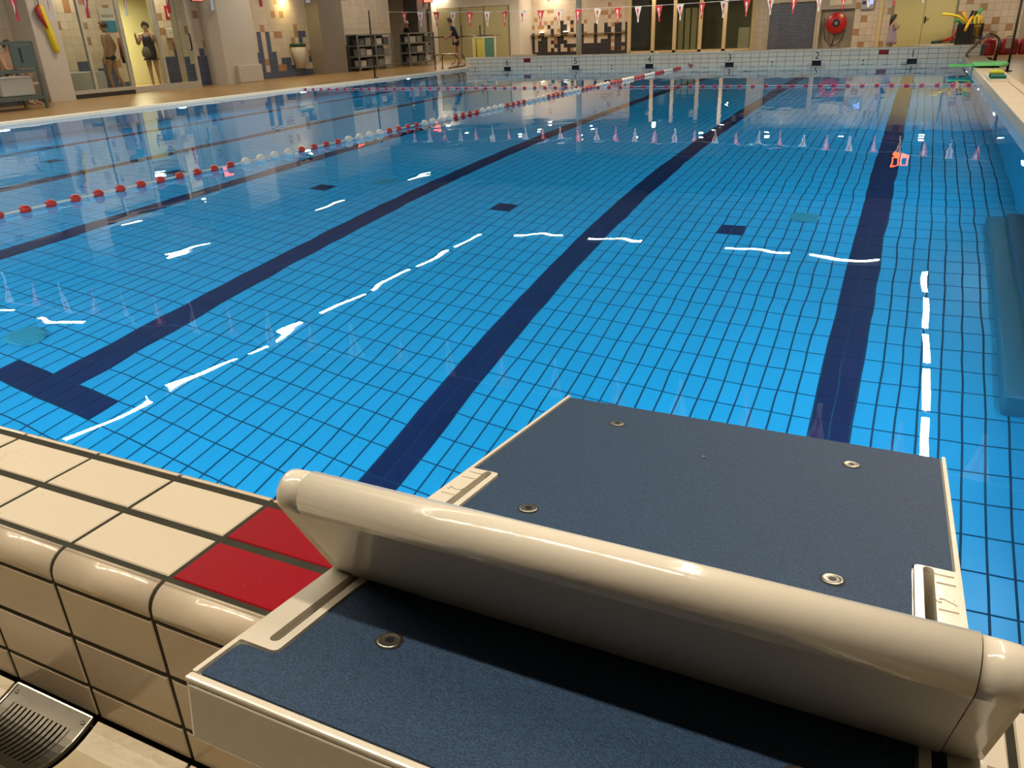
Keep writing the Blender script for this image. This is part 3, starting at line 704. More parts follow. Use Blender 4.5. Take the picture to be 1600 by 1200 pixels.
# left handrail
t = thing('pool_handrail', 'bent steel ladder handrails at the far corner by lane 6', 'handrail', (-14.6, 25.0, .05))
for y in (-.35, .15):
    MB().tube(bend([(-.55,y,0),(-.53,y,.42),(-.42,y,.48),(-.1,y,.47),(.28,y,.46),(.42,y,.25),(.38,y,.07),(-.02,y,.03)], .1), .02, 8).build('rail', CHR, t)
for y in (-.35, .15): MB().lathe([(.045,.0),(.045,.012),(.025,.02)], (-.55, y, 0), n=12).build('foot_flange', CHR, t)

# ------------------------------------------------------------------ ropes
RF = mat('float_red', (.50,.03,.025), .35); WF = mat('float_white', (.75,.74,.70), .35); CORD = mat('cord_white', (.70,.66,.60), .6)
lr = thing('lane_rope', 'long lane rope with red and white floats between lanes 3 and 4', 'lane rope', (-6.06, 12.5, .0))
MB().tube([(0,-12.48,.025),(0,12.45,.02)], .009, 6).build('cord', CORD, lr)
fprof = [(.012,-.055),(.040,-.048),(.062,-.022),(.066,0),(.062,.022),(.040,.048),(.012,.055)]
FR = MB().lathe(fprof, axis='y', n=14).mesh('float', RF); FW = MB().lathe(fprof, axis='y', n=14).mesh('float', WF)
k = 0; y = .5
while y < 24.7:
    near_ = y < 5.35
    if near_: red_ = True
    else: red_ = ((k // 4) % 2 == 1); k += 1
    o = obj('float', FR if red_ else FW, lr, (0, y-12.5, .022)); o.scale = (.60,.8,.60) if red_ else (.72,.9,.72)
    y += .225
cr_ = thing('cross_rope', 'thin rope with small red floats stretched across the whole pool', 'rope', (-6.4, 15.95, 0))
MB().tube([(XL+6.4,.05,.02),(-2,.05,.018),(3,-.05,.018),(XR+6.4,-.10,.02)], .008, 6).build('cord', mat('cord_lilac', (.60,.52,.62), .5), cr_)
SF = MB().lathe([(.005,-.042),(.020,-.03),(.027,0),(.020,.03),(.005,.042)], axis='x', n=10).mesh('float', mat('float_crimson',(.45,.02,.05),.4))
x = XL+.12
while x < XR-.05:
    obj('float', SF, cr_, (x+6.4, .05-.15*(x-XL)/15.2, .018)); x += .2485

# ------------------------------------------------------------------ backstroke flags
FRED = mat('flag_red', (.55,.03,.03), .6, var=.1); FWHT = mat('flag_white', (.72,.66,.60), .6, var=.1); LOGO_W = mat('flag_print_white', (.75,.68,.62), .6); LOGO_R = mat('flag_print_red', (.55,.03,.04), .6)
def flagline(name, lab, pts, pitch, off, wd, ht):
    a, b = Vector(pts[0]), Vector(pts[1]); sag = pts[2]; mid = (a+b)/2
    t = thing(name, lab, 'flag line', (mid.x, mid.y, 0))
    def P(u): q = a.lerp(b, u); q.z -= sag*4*u*(1-u); return q
    L = (b-a).length; N = 24
    MB().tube([P(i/N)-Vector((mid.x, mid.y, 0)) for i in range(N+1)], .006, 5).build('cord', CORD, t)
    fl = MB().prism([(-wd/2,0),(wd/2,0),(wd*.1,-ht*.72),(.02,-ht),(-.02,-ht),(-wd*.1,-ht*.72)], 'y', -.002, .002)
    meR = fl.mesh('flag', FRED); meW = fl.mesh('flag', FWHT)
    pw = MB().prism([(-wd*.16,-ht*.12),(wd*.10,-ht*.18),(wd*.02,-ht*.42),(wd*.08,-ht*.62),(-wd*.06,-ht*.80),(-wd*.04,-ht*.45),(-wd*.18,-ht*.30)], 'y', -.0035, .0035)
    mp = pw.mesh('flag_print', LOGO_W); mq = pw.mesh('flag_print', LOGO_R)
    s = off; k = 0
    while s < L-.1:
        q = P(s/L)-Vector((mid.x, mid.y, 0))
        o = obj('flag', meR if k % 2 == 0 else meW, t, q); o.rotation_euler = (random.uniform(-.08,.08), random.uniform(-.05,.05), random.uniform(-.35,.35))
        obj('flag_print', mp if k % 2 == 0 else mq, o)
        s += pitch; k += 1
    return t
flagline('flag_line', 'red and white pennants strung across the far end of the pool', [(-14.38,19.9,1.84),(1.86,19.8,1.86),.23], .53, 1.18, .19, .36)
flagline('flag_line', 'red and white pennants strung across the near end of the pool', [(-14.38,5.05,2.02),(1.86,5.0,2.05),.22], .56, .26, .19, .37)
PM = mat('pole_dark', (.05,.04,.035), .4, .6)
def flagpole(x, y, z0, h, lab):
    t = thing('flag_pole', lab, 'pole', (x, y, z0))
    MB().tube([(0,0,0),(0,0,h)], .025, 8).build('shaft', PM, t); MB().lathe([(.10,0),(.10,.012),(.03,.03)], n=16).build('base_plate', PM, t)
    MB().tube([(0,0,h),(.02,0,h+.04)], .014, 6).build('hook', STEEL, t)
flagpole(-14.42, 19.9, .05, 1.82, 'dark flag pole on the wide deck in front of the shelves')
flagpole(1.9, 19.8, .0, 1.88, 'dark flag pole beside the green mats')
flagpole(-14.42, 5.05, .05, 2.0, 'dark flag pole on the wide deck holding the near pennants')
flagpole(1.9, 5.0, .0, 2.08, 'dark flag pole on the narrow deck holding the near pennants')
#@@LEFT
# ------------------------------------------------------------------ left side: tiled walls with a skyline of slate tiles
def skyline(name, axis, c, a0, a1, z0, z1, pitch, parent, low, seed, hmin=.45, hmax=1.25, ochre=.06, face=1, mats=None, gap=.006):
    rnd = random.Random(seed); q = MB(); n = int(round((a1-a0)/pitch)); r = int(round((z1-z0)/pitch)); gp_ = gap
    hc = hmin+.2
    for i in range(n):
        hc = hmin+(hmax-hmin)*rnd.random()**1.6 if rnd.random() < .85 else hc
        hang = rnd.random() < .35
        for k in range(r):
            zz = z0+(k+.5)*pitch; u0, u1 = a0+i*pitch+gp_/2, a0+(i+1)*pitch-gp_/2; w0, w1 = z0+k*pitch+gp_/2, z0+(k+1)*pitch-gp_/2
            mi = 1 if zz < hc else 0
            if mi == 1 and hang and zz > hmin*.5 and zz < hc-pitch*.4 and rnd.random() < .6: mi = 0
            if mi == 0 and rnd.random() < (ochre*1.8 if zz < hmax+.5 else ochre*.6): mi = 2
            if axis == 'x': q.add([(c,u0,w0),(c,u1,w0),(c,u1,w1),(c,u0,w1)], [(0,1,2,3)], mi)
            else: q.add([(u0,c,w0),(u1,c,w0),(u1,c,w1),(u0,c,w1)], [(0,1,2,3)], mi)
    return q.build(name, mats or [T_WALL, low, T_ORANGE], parent, kind='stuff')
XW = -18.85
wleft = MB().box(XW-.2, XW-.006, -7, 12.2, .0, 4.25).build('wall_left', GROUT_L, kind='structure')
skyline('wall_tiles', 'x', XW, 4.0, 12.0, .05, 3.05, .2, wleft, T_SLATE, 3)
w2 = MB().box(XW-.2, XW-.006, 16.85, 18.2, .0, 4.25).build('wall_left_middle', GROUT_L, kind='structure')
skyline('wall_tiles', 'x', XW, 16.9, 18.1, .05, 3.05, .2, w2, T_SLATE, 11, .6, 1.3)
w3 = MB().box(XW-.2, XW-.006, 19.2, 22.7, .0, 4.25).build('wall_left_bin', GROUT_L, kind='structure')
skyline('wall_tiles', 'x', XW, 19.2, 22.6, .05, 3.05, .2, w3, T_SLATE, 22, .55, 1.45)
w4 = MB().box(XW-.2, XW-.006, 23.8, 27.6, .0, 4.25).build('wall_left_shelf', GROUT_L, kind='structure')
skyline('wall_tiles', 'x', XW, 23.8, 27.6, .05, 3.05, .2, w4, T_WALL, 31, .3, .5, .05)
# pillars
PIL = mat('pillar_offwhite', (.50,.44,.37), .5, var=.06); PIL2 = mat('pillar_taupe', (.20,.165,.125), .55, var=.08); PIL3 = mat('pillar_grey', (.17,.145,.135), .55)
def pillar(name, x0, x1, y0, y1, m): return MB().box(x0, x1, y0, y1, .0, 4.25).build(name, m, kind='structure', bevel=.02)
pillar('wall_pillar_glass', -18.85, -18.1, 11.95, 12.62, PIL)
pillar('wall_pillar_white', -18.85, -18.15, 17.75, 19.15, PIL)
MB().box(-18.15,-18.0,18.1,19.1,.05,.55).build('baseboard_left', PIL, kind='structure', bevel=.02)
pillar('wall_pillar_taupe', -19.0, -18.3, 22.55, 23.85, PIL2)
pillar('wall_pillar_grey', -20.1, -19.4, 30.6, 31.3, PIL3)
# glass booth front
FRM = mat('frame_alu_cream', (.46,.42,.35), .4, .2)
gb = thing('window_1', 'glazed shower-room front with four panes behind the wide deck', 'window', (-18.3, 14.7, .05), kind='structure')
for y in (12.68, 13.38, 14.48, 15.65, 16.78): MB().box(-.04,.04,y-14.7-.035,y-14.7+.035,.0,2.9).build('mullion', FRM, gb)
MB().box(-.05,.05,-2.0,-.24,.10,.18).build('bottom_rail', FRM, gb); MB().box(-.06,.06,-.24,2.06,.0,.16).build('bottom_rail', FRM, gb)
MB().box(-.05,.05,-2.0,2.06,2.86,2.95).build('top_rail', FRM, gb)
MB().box(-.02,.10,-2.0,-.25,.0,.09).build('dark_step', mat('step_black',(.02,.018,.015),.5), gb)
for y0, y1 in ((12.72,13.345),(13.415,14.445),(14.515,15.615),(15.685,16.745)): MB().box(-.004,.004,y0-14.7,y1-14.7,.17,2.86).build('pane', GLASS, gb)
MB().tube(bend([(.05,16.62-14.7,.98),(.11,16.62-14.7,.98),(.11,16.62-14.7,1.38),(.05,16.62-14.7,1.38)], .05), .02, 8).build('door_handle', BLACKP, gb)
# booth interior
XB = -20.4
wb = MB().box(XB-.2, XB-.006, 11.5, 16.35, .0, 4.25).build('wall_booth_back', GROUT_L, kind='structure')
skyline('wall_tiles', 'x', XB, 11.6, 16.2, .05, 3.05, .2, wb, T_SLATE, 44, .5, .9, .03)
wb2 = MB().box(XB-.2, XB-.006, 17.5, 20.0, .0, 4.25).build('wall_booth_side', GROUT_L, kind='structure')
skyline('wall_tiles', 'x', XB, 17.6, 19.8, .05, 3.05, .2, wb2, T_SLATE, 47, .6, 1.3, .05)
YELW = mat('passage_tile_yellow', (.78,.72,.42), .4)
MB().box(-23.2, -23.0, 15.5, 21, 0, 3).build('wall_passage', YELW, kind='structure')
MB().box(-20.3, -18.9, 12.4, 14.2, .05, .62).build('baseboard_booth', mat('bench_grey_tile',(.38,.36,.31),.4), kind='structure', bevel=.01)
t = thing('passage_lamp', 'bright ceiling lamp in the yellow passage behind the glass', 'lamp', (-21.6, 17.4, 2.7))
MB().box(-.3,.3,-.12,.12,0,.06).build('housing', CREAMW, t); MB().box(-.28,.28,-.10,.10,-.02,0).build('diffuser', emis('diffuser_warm',(1,.9,.55),5), t)
lamp_light(t, 'RECTANGLE', (0,0,-.04), 190, .6, .25, col=(1,.88,.55))
t = thing('booth_lamp', 'ceiling lamp inside the glazed shower room', 'lamp', (-19.5, 14.4, 3.4))
MB().box(-.12,.12,-.3,.3,0,.06).build('housing', CREAMW, t); MB().box(-.10,.10,-.28,.28,-.02,0).build('diffuser', emis('diffuser_booth',(1,.85,.6),4), t)
lamp_light(t, 'RECTANGLE', (0,0,-.04), 55, .25, .6)
t = thing('booth_lamp', 'added second ceiling lamp brightening the shower room by the red sign', 'lamp', (-19.6, 17.6, 3.4))  # lamp added to brighten the wall behind the last pane
MB().box(-.12,.12,-.3,.3,0,.06).build('housing', CREAMW, t); MB().box(-.10,.10,-.28,.28,-.02,0).build('diffuser', bpy.data.materials['diffuser_booth'], t)
lamp_light(t, 'RECTANGLE', (0,0,-.04), 55, .25, .6)
t = thing('wall_poster', 'white poster with blue lower part on the shower-room wall', 'poster', (XB+.01, 15.88, 1.88))
MB().box(0,.008,-.24,.24,-.02,.30).build('sheet', mat('poster_white',(.55,.52,.46),.5), t); MB().box(0,.009,-.24,.24,-.30,-.02).build('blue_panel', mat('poster_blue',(.03,.20,.32),.5), t)
for k in range(4): MB().box(.008,.010,-.18+.1*k,-.11+.1*k,.06,.13).build('picture', mat('poster_pic',(.25,.22,.2),.5) if k == 0 else bpy.data.materials['poster_pic'], t)
t = thing('fire_sign', 'red sign with white symbol on the shower-room side wall', 'sign', (XB+.01, 18.25, 2.07))
MB().box(0,.012,-.31,.31,-.18,.18).build('plate', RED, t); MB().box(.012,.014,-.24,.10,-.12,.10).build('symbol', mat('symbol_white',(.6,.55,.48),.5), t)
t = thing('soap_dispenser', 'white soap dispenser on the shower-room side wall', 'dispenser', (XB+.01, 17.9, 1.5))
MB().box(0,.12,-.11,.11,-.14,.14).build('housing', mat('dispenser_white',(.6,.57,.5),.35), t, bevel=.02); MB().lathe([(.015,.12),(.015,.13)], (0,-.02,.02), axis='x', n=10).build('button', BLACKP, t)
# rescue buoy on the pillar
t = thing('rescue_buoy', 'yellow rescue tube with red strap hung on the white pillar', 'rescue tube', (-18.05, 12.33, 1.1))
MB().tube([(0,.06,.0),(.0,.04,.08),(.0,.0,.35),(.0,-.06,.72),(.0,-.10,.98),(.0,-.12,1.02)], [.035,.065,.075,.07,.06,.03], 10).build('foam_tube', mat('buoy_yellow',(.72,.55,.01),.45), t)
MB().tube([(.03,-.06,.50),(.03,-.16,.75),(.03,-.20,.92),(.02,-.14,1.02)], [.02,.05,.06,.025], 8).build('red_strap', mat('strap_red',(.40,.02,.02),.5), t)
MB().tube([(0,-.12,1.02),(0,-.13,1.2)], .012, 6).build('hook', STEEL_D, t)
# green rack trolley
GRK = mat('rack_green_grey', (.095,.125,.105), .45, .2)
t = thing('rack_trolley', 'green-grey steel rack trolley at the edge of the wide deck', 'trolley', (-16.75, 10.0, .05))
for x in (-.35, .35):
    for y in (-1.0, .62): MB().box(x-.025,x+.025,y-.025,y+.025,0,1.3).build('upright', GRK, t)
for z in (.22, .74, 1.28):
    for x in (-.35, .35): MB().box(x-.02,x+.02,-1.0,.62,z-.03,z+.03).build('rail', GRK, t)
    for y in (-1.0, .62): MB().box(-.35,.35,y-.02,y+.02,z-.03,z+.03).build('cross_rail', GRK, t)
MB().box(-.33,.33,-.98,.60,.25,.27).build('tray', GRK, t)
MB().box(.36,.375,.12,.60,.80,1.24).build('panel', GRK, t); MB().box(.375,.38,.30,.34,.90,1.18).build('dark_slot', BLACKP, t)
t = thing('storage_box', 'pale grey box on the tray of the rack trolley', 'box', (-16.75, 10.15, .325))
MB().box(-.25,.25,-.35,.35,0,.34).build('body', mat('box_pale',(.42,.40,.35),.5), t, bevel=.02); MB().box(-.26,.26,-.36,.36,.34,.37).build('lid', mat('box_lid',(.50,.48,.43),.5), t, bevel=.008)
t = thing('long_bench', 'long pale bench along the tiled wall behind the rack trolley', 'bench', (-18.2, 9.6, .05))
MB().box(-.3,.3,-2.2,2.0,.42,.47).build('seat', mat('bench_pale',(.42,.38,.31),.5), t)
for y in (-2.0,0,1.8): MB().box(-.25,.25,y-.05,y+.05,0,.42).build('leg', bpy.data.materials['bench_pale'], t)
# waste bin on the wall
t = thing('waste_bin', 'cream wall-hung waste bin with green liner below ochre tiles', 'bin', (-18.585, 21.6, .30))
q = MB(); n = 16
q.lathe([(.17,0),(.25,.72),(.235,.72),(.16,.04)], n=20); q.build('bucket', mat('bin_cream',(.48,.42,.32),.5), t)
MB().lathe([(.255,.66),(.26,.76),(.23,.77),(.22,.70)], n=20).build('liner', mat('liner_green',(.015,.05,.025),.45), t)
MB().box(-.262,-.2,-.12,.12,.1,.6).build('wall_bracket', PIL, t)
# twin wall lamp above the bin
t = thing('twin_wall_lamp', 'twin yellow wall lamp high above the waste bin', 'lamp', (XW+.02, 21.4, 2.55))
MB().box(0,.06,-.3,.3,-.05,.05).build('bar', STEEL_D, t)
for y in (-.2,.2):
    MB().lathe([(.03,.10),(.07,.06),(.095,-.06),(.09,-.07)], (.13,y,0), n=14).build('shade', STEEL_D, t)
    MB().lathe([(.02,.02),(.07,-.02),(.08,-.06),(.04,-.09)], (.13,y,-.01), n=14).build('bulb', emis('bulb_yellow',(1,.85,.45),22), t)
lamp_light(t, 'DISK', (.16,0,-.12), 16, .3, col=(1,.78,.30))
# exit signs
def exitsign(loc, rz, lab, w_=.36, h_=.2):
    t = thing('exit_sign', lab, 'sign', loc, rz)
    MB().box(-w_/2-.02,w_/2+.02,0,.06,-h_/2-.02,h_/2+.02).build('housing', BLACKP, t)
    MB().box(-w_/2,w_/2,-.01,0,-h_/2,h_/2).build('lit_panel', emis('exit_red',(1,.10,.06),5), t)
exitsign((-17.95,16.9,2.36), PI/2, 'red lit sign hanging over the wide deck beside the white pillar')
exitsign((-18.25,24.0,2.5), PI/2, 'red lit sign on the taupe pillar by the shelves')
exitsign((-19.2,31.2,2.62), .2, 'red lit sign hanging in front of the green doors', .34, .34)
for loc in ((-17.95,16.9),(-18.25,24.0),(-19.2,31.2)): pass
# shelf racks
SHF = mat('shelf_grey_green', (.16,.165,.14), .5, .2)
def rack(y0, y1, x, lab, mid=True):
    yc = (y0+y1)/2; L = y1-y0
    t = thing('shelf_rack', lab, 'shelf', (x, yc, .05), 0)
    for y in ([-L/2, 0, L/2] if mid else [-L/2, L/2]):
        for xx in (-.22, .22): MB().box(xx-.025,xx+.025,y-.03,y+.03,0,1.22).build('upright', SHF, t)
    for z in (.12, .48, .84, 1.20): MB().box(-.22,.22,-L/2,L/2,z-.025,z+.025).build('shelf_board', SHF, t)
    MB().box(-.235,-.225,-L/2,L/2,.05,1.2).build('back_panel', mat('rack_back',(.06,.055,.045),.6) if 'rack_back' not in bpy.data.materials else bpy.data.materials['rack_back'], t)
    return t
rack(24.25, 26.45, -18.3, 'grey metal shelf rack in front of the ochre-dotted wall')
rack(27.75, 29.65, -18.35, 'grey metal shelf rack nearest the green doors', mid=False)
CT = [mat('container_pale',(.42,.38,.32),.5), mat('container_grey',(.18,.17,.15),.5), mat('container_dark',(.05,.05,.05),.5)]
def cont(x, y, z, w_, d_, h_, m, lab):
    t = thing('storage_box', lab, 'box', (x, y, z), 0, 'boxes on the shelf racks')
    MB().box(-w_/2,w_/2,-d_/2,d_/2,0,h_*.85).build('body', m, t, bevel=.01); MB().box(-w_/2-.008,w_/2+.008,-d_/2-.008,d_/2+.008,h_*.85,h_).build('lid', m, t)
for lv, z in enumerate((.197, .557, .917)):
    nm = ('bottom', 'middle', 'top')[lv]
    for k, y in enumerate((24.55, 24.95, 25.65, 26.1)):
        cont(-18.25, y, z, .3, .32, .2+.04*((k+lv) % 2), CT[(k*2+lv) % 3], '%s box on %s shelf of rack by the ochre-dotted wall, %s' % (('pale','grey','dark')[(k*2+lv) % 3], nm, ('near end','second from near end','third from near end','far end')[k]))
    for k, y in enumerate((28.1, 28.6, 29.2)):
        cont(-18.3, y, z, .3, .36, .22, CT[(k+lv+1) % 3], '%s box on %s shelf of rack nearest the green doors, %s' % (('pale','grey','dark')[(k+lv+1) % 3], nm, ('near end','middle','far end')[k]))

# ------------------------------------------------------------------ annex behind the far end
MB().box(-24, -5.3, 27, 46, 3.0, 3.2).build('ceiling_annex', SOFFIT, kind='structure')
MB().box(-24, -5.3, 26.8, 27, 3.0, 4.25).build('trim_annex', SOFFIT, kind='structure')
GD = mat('door_green_grey', (.40,.35,.19), .45); GDF = mat('door_frame_green', (.20,.17,.10), .5)
wd = MB().box(-24,-20.5,34,34.2,0,3).box(-16.7,-16.2,34,34.2,0,3).box(-20.5,-16.7,34,34.2,2.25,3).build('wall_door', CREAMW, kind='structure')
d = thing('door_2', 'green-grey double door with long grab handles behind the person in navy', 'door', (-18.6, 34, .05), kind='structure')
for x0, x1 in ((-1.86,-.63),(-.60,.62),(.65,1.86)): MB().box(x0, x1, -.02, .04, .01, 2.18).build('door_leaf', GD, d, bevel=.004)
for x in (-1.88,-.615,.635,1.88): MB().box(x-.03,x+.03,-.04,.06,0,2.22).build('door_frame', GDF, d)
for x in (-.55, .42): MB().tube(bend([(x,-.02,.95),(x,-.08,.95),(x,-.08,1.42),(x,-.02,1.42)], .04), .02, 8).build('grab_handle', BLACKP, d)
MB().lathe([(.09,-.03),(.09,-.02)], (-1.2,0,1.6), axis='y', n=16).build('round_sticker', mat('sticker_pale',(.55,.52,.42),.5), d)
MB().box(-20.6,-20.45,33.5,34,0,2.6).build('trim_3', CREAMW, kind='structure')
# pale corridor fence and small gate
t = thing('barrier_rail', 'thin steel barrier rail in front of the green doors', 'rail', (-18.0, 32.4, .05))
MB().tube([(-1.9,0,1.0),(1.6,0,1.0)], .022, 8).build('top_rail', STEEL_D, t)
for x in (-1.85, .4): MB().tube([(x,0,0),(x,0,1.0)], .022, 8).build('post', STEEL_D, t)
t = thing('white_gate', 'low white framed gate with yellow and green panels behind the upstand', 'gate', (-17.45, 32.9, .05))
GW = mat('gate_white',(.62,.58,.48),.5)
for x in (-.56,-.02,.52): MB().box(x-.03,x+.03,-.03,.03,0,.95).build('post', GW, t)
for z in (.08,.92): MB().box(-.53,.49,-.025,.025,z-.03,z+.03).build('rail', GW, t)
MB().box(-.53,-.05,-.01,.01,.11,.89).build('panel', mat('panel_yellow',(.60,.55,.10),.5), t); MB().box(.01,.49,-.01,.01,.11,.89).build('panel', mat('panel_green',(.10,.25,.17),.5), t)
# dark skyline wall
wa = MB().box(-16.7,-11.75,36.006,36.2,0,3).build('wall_annex', GROUT_L, kind='structure')
skyline('wall_tiles', 'y', 36.0, -16.7, -11.75, .05, 2.9, .165, wa, T_DARK, 55, .45, 1.5, .07, gap=.003)
MB().box(-16.7,-16.5,34.2,36,0,3).build('wall_annex_side', CREAMW, kind='structure')
t = thing('wall_ledge', 'narrow brown ledge along the dark-tiled wall', 'ledge', (-14.3, 35.88, .93))
MB().box(-2.3,2.4,-.10,.10,0,.035).build('board', mat('ledge_brown',(.16,.09,.04),.5), t)
for x in (-1.8, 0, 1.8): MB().box(x-.02,x+.02,-.06,.10,-.12,0).build('bracket', STEEL_D, t)
for x, lab in ((-15.95,'small bright bowl lamp on the ledge, nearer the green doors'),(-14.75,'small bright bowl lamp on the ledge, nearer the white column')):
    t = thing('ledge_lamp', lab, 'lamp', (x, 35.86, .97))
    MB().lathe([(.04,0),(.05,.02),(.12,.07),(.13,.09)], n=16).build('bowl', STEEL, t); MB().lathe([(.12,.085),(.06,.12),(.02,.13)], n=16).build('light_disc', emis('ledge_glow',(1,.85,.55),9), t)
MB().tube([(-10.42,26.4,.05),(-10.42,26.4,3.0)], .095, 16).build('trim_column', mat('column_white',(.88,.80,.64),.5), kind='structure')
# tall windows with a dim room behind
wn_ = thing('window_2', 'row of five tall dark windows with cream mullions beyond the pool', 'window', (-9.0, 36, .05), kind='structure')
MUL = mat('mullion_ochre_cream',(.50,.37,.20),.5)
mx_ = (-11.72,-10.62,-9.65,-8.53,-7.49,-6.26)
for x in mx_: MB().box(x+9-.075,x+9+.075,-.06,.06,0,2.9).build('mullion', MUL, wn_)
for a, b in zip(mx_[:-1], mx_[1:]): MB().box(a+9+.08,b+9-.08,-.004,.004,.1,2.9).build('pane', GLASS, wn_)
MB().box(-2.7,2.8,-.06,.06,0,.1).build('bottom_rail', MUL, wn_)
MB().box(-6.2,-5.3,35.9,36.1,0,3).build('wall_annex_end', CREAMW, kind='structure')
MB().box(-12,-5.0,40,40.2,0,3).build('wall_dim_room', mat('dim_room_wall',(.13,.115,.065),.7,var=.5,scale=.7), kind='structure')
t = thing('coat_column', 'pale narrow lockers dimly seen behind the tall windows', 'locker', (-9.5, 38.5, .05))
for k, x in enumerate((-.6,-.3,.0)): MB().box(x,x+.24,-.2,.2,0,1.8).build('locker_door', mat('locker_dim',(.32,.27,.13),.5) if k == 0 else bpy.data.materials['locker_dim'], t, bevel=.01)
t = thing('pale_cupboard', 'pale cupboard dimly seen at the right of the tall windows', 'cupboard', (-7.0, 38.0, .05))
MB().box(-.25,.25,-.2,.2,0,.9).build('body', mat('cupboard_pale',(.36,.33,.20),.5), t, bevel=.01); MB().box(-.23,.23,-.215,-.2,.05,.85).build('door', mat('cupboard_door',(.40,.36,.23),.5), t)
# annex downlights
DLM = MB().lathe([(.11,0),(.11,.02),(.085,.03)], n=18).mesh('rim', STEEL); DLG = MB().lathe([(.084,-.005),(.07,-.015),(.02,-.018)], n=18).mesh('lens', emis('downlight_glow',(1,.88,.62),45))
DL = [(-20.6,36.0),(-18.0,31.8),(-20.2,33.9),(-18.3,35.6),(-15.25,31.7),(-14.9,33.0),(-15.4,35.4),(-9.86,31.4),(-7.27,31.8),(-7.2,33.9),(-7.2,35.4),(-10.3,35.5),(-12.5,33.4),(-12.2,31.2)]
for i, (x, y) in enumerate(DL):
    t = thing('downlight', 'round recessed downlight in the low ceiling beyond the far end', 'lamp', (x, y, 2.985), 0, 'downlights beyond the far end')
    obj('rim', DLM, t); obj('lens', DLG, t)
    lamp_light(t, 'DISK', (0,0,-.03), 50, .16)
# lamps under the right soffit
for x in (-4.2, -1.8, .6, 2.8):
    t = thing('downlight', 'round downlight under the dark soffit above the far deck', 'lamp', (x, 28.3, 2.435), 0, 'downlights under the soffit')
    obj('rim', DLM, t); obj('lens', DLG, t); lamp_light(t, 'DISK', (0,0,-.03), 34, .16)
# pace clock on the soffit
t = thing('pace_clock', 'black digital pace clock with red digits on the soffit above lane 1', 'clock', (.1, 27.14, 3.0))
MB().box(-.34,.34,0,.06,-.24,.24).build('housing', BLACKP, t, bevel=.01)
LED = emis('led_red', (1,.09,.015), 9)
for xc in (-.13, .13):
    for nm_, x0, x1, z0, z1 in (('t',-.075,.075,.14,.18),('b',-.075,.075,-.18,-.14),('l',-.11,-.07,-.17,.17),('r',.07,.11,-.17,.17)):
        MB().box(xc+x0,xc+x1,-.008,0,z0,z1).build('digit_segment', LED, t)
o = obj('kickboard', MB().prism(rounded([(-.45,-.14),(.45,-.14),(.45,.14),(-.45,.14)], .06, 4), 'z', 0, .05).mesh('kickboard', mat('board_cream',(.72,.55,.34),.5)), None, (-11.95, 25.17, HF), bevel=.008, label='long cream float board lying on top of the far upstand', category='float board')
t = thing('pendant_lamp', 'small pendant lamp glowing in the dim room behind the tall windows', 'lamp', (-7.6, 38.2, 2.4))
MB().tube([(0,0,.05),(0,0,.6)], .008, 5).build('cord', BLACKP, t); MB().lathe([(.03,.06),(.10,0),(.09,-.02)], n=14).build('shade', STEEL_D, t); MB().lathe([(.02,0),(.05,-.03),(.02,-.06)], n=12).build('bulb', emis('pendant_glow',(1,.9,.6),12), t)
lamp_light(t, 'DISK', (0,0,-.08), 14, .15)
#@@PEOPLE
# ------------------------------------------------------------------ people
SKIN = mat('skin_tan', (.36,.20,.115), .55, var=.06); SKIN2 = mat('skin_light', (.46,.27,.17), .55, var=.06)
HAIRD = mat('hair_dark', (.018,.012,.009), .6); HAIRB = mat('hair_brown', (.07,.035,.018), .6)
BASE = dict(pel=(0,0,.53), spi=(0,.0,.63), che=(0,.0,.745), nec=(0,-.005,.835), hb=(0,.005,.872), hm=(0,.012,.925), ht=(0,.005,.968),
  ls=(-.10,0,.795), le=(-.125,-.01,.63), lw=(-.135,.02,.485), rs=(.10,0,.795), re=(.125,-.01,.63), rw=(.135,.02,.485),
  lh=(-.05,0,.50), lk=(-.055,.01,.275), la=(-.055,-.01,.045), lt=(-.06,.085,.015), rh=(.05,0,.50), rk=(.055,.01,.275), ra=(.055,-.01,.045), rt=(.06,.085,.015))
RAD = dict(pel=.078, spi=.066, che=.074, nec=.030, hb=.036, hm=.052, ht=.036, ls=.038, le=.024, lw=.017, rs=.038, re=.024, rw=.017,
  lh=.055, lk=.033, la=.021, lt=.016, rh=.055, rk=.033, ra=.021, rt=.016)
EDG = [('pel','spi'),('spi','che'),('che','nec'),('nec','hb'),('hb','hm'),('hm','ht'),('che','ls'),('ls','le'),('le','lw'),('che','rs'),('rs','re'),('re','rw'),
  ('pel','lh'),('lh','lk'),('lk','la'),('la','lt'),('pel','rh'),('rh','rk'),('rk','ra'),('ra','rt')]
def skinmesh(name, verts, edges, radii, root, m, parent, sub=1):
    me = bpy.data.meshes.new(name); me.from_pydata(verts, edges, []); o = obj(name, me, parent); me.materials.append(m)
    sk = o.modifiers.new('skin', 'SKIN'); sk.use_smooth_shade = True
    for i, d in enumerate(me.skin_vertices[0].data): d.radius = (radii[i], radii[i]); d.use_root = (i == root)
    sb = o.modifiers.new('sub', 'SUBSURF'); sb.levels = sub; sb.render_levels = sub
    return o
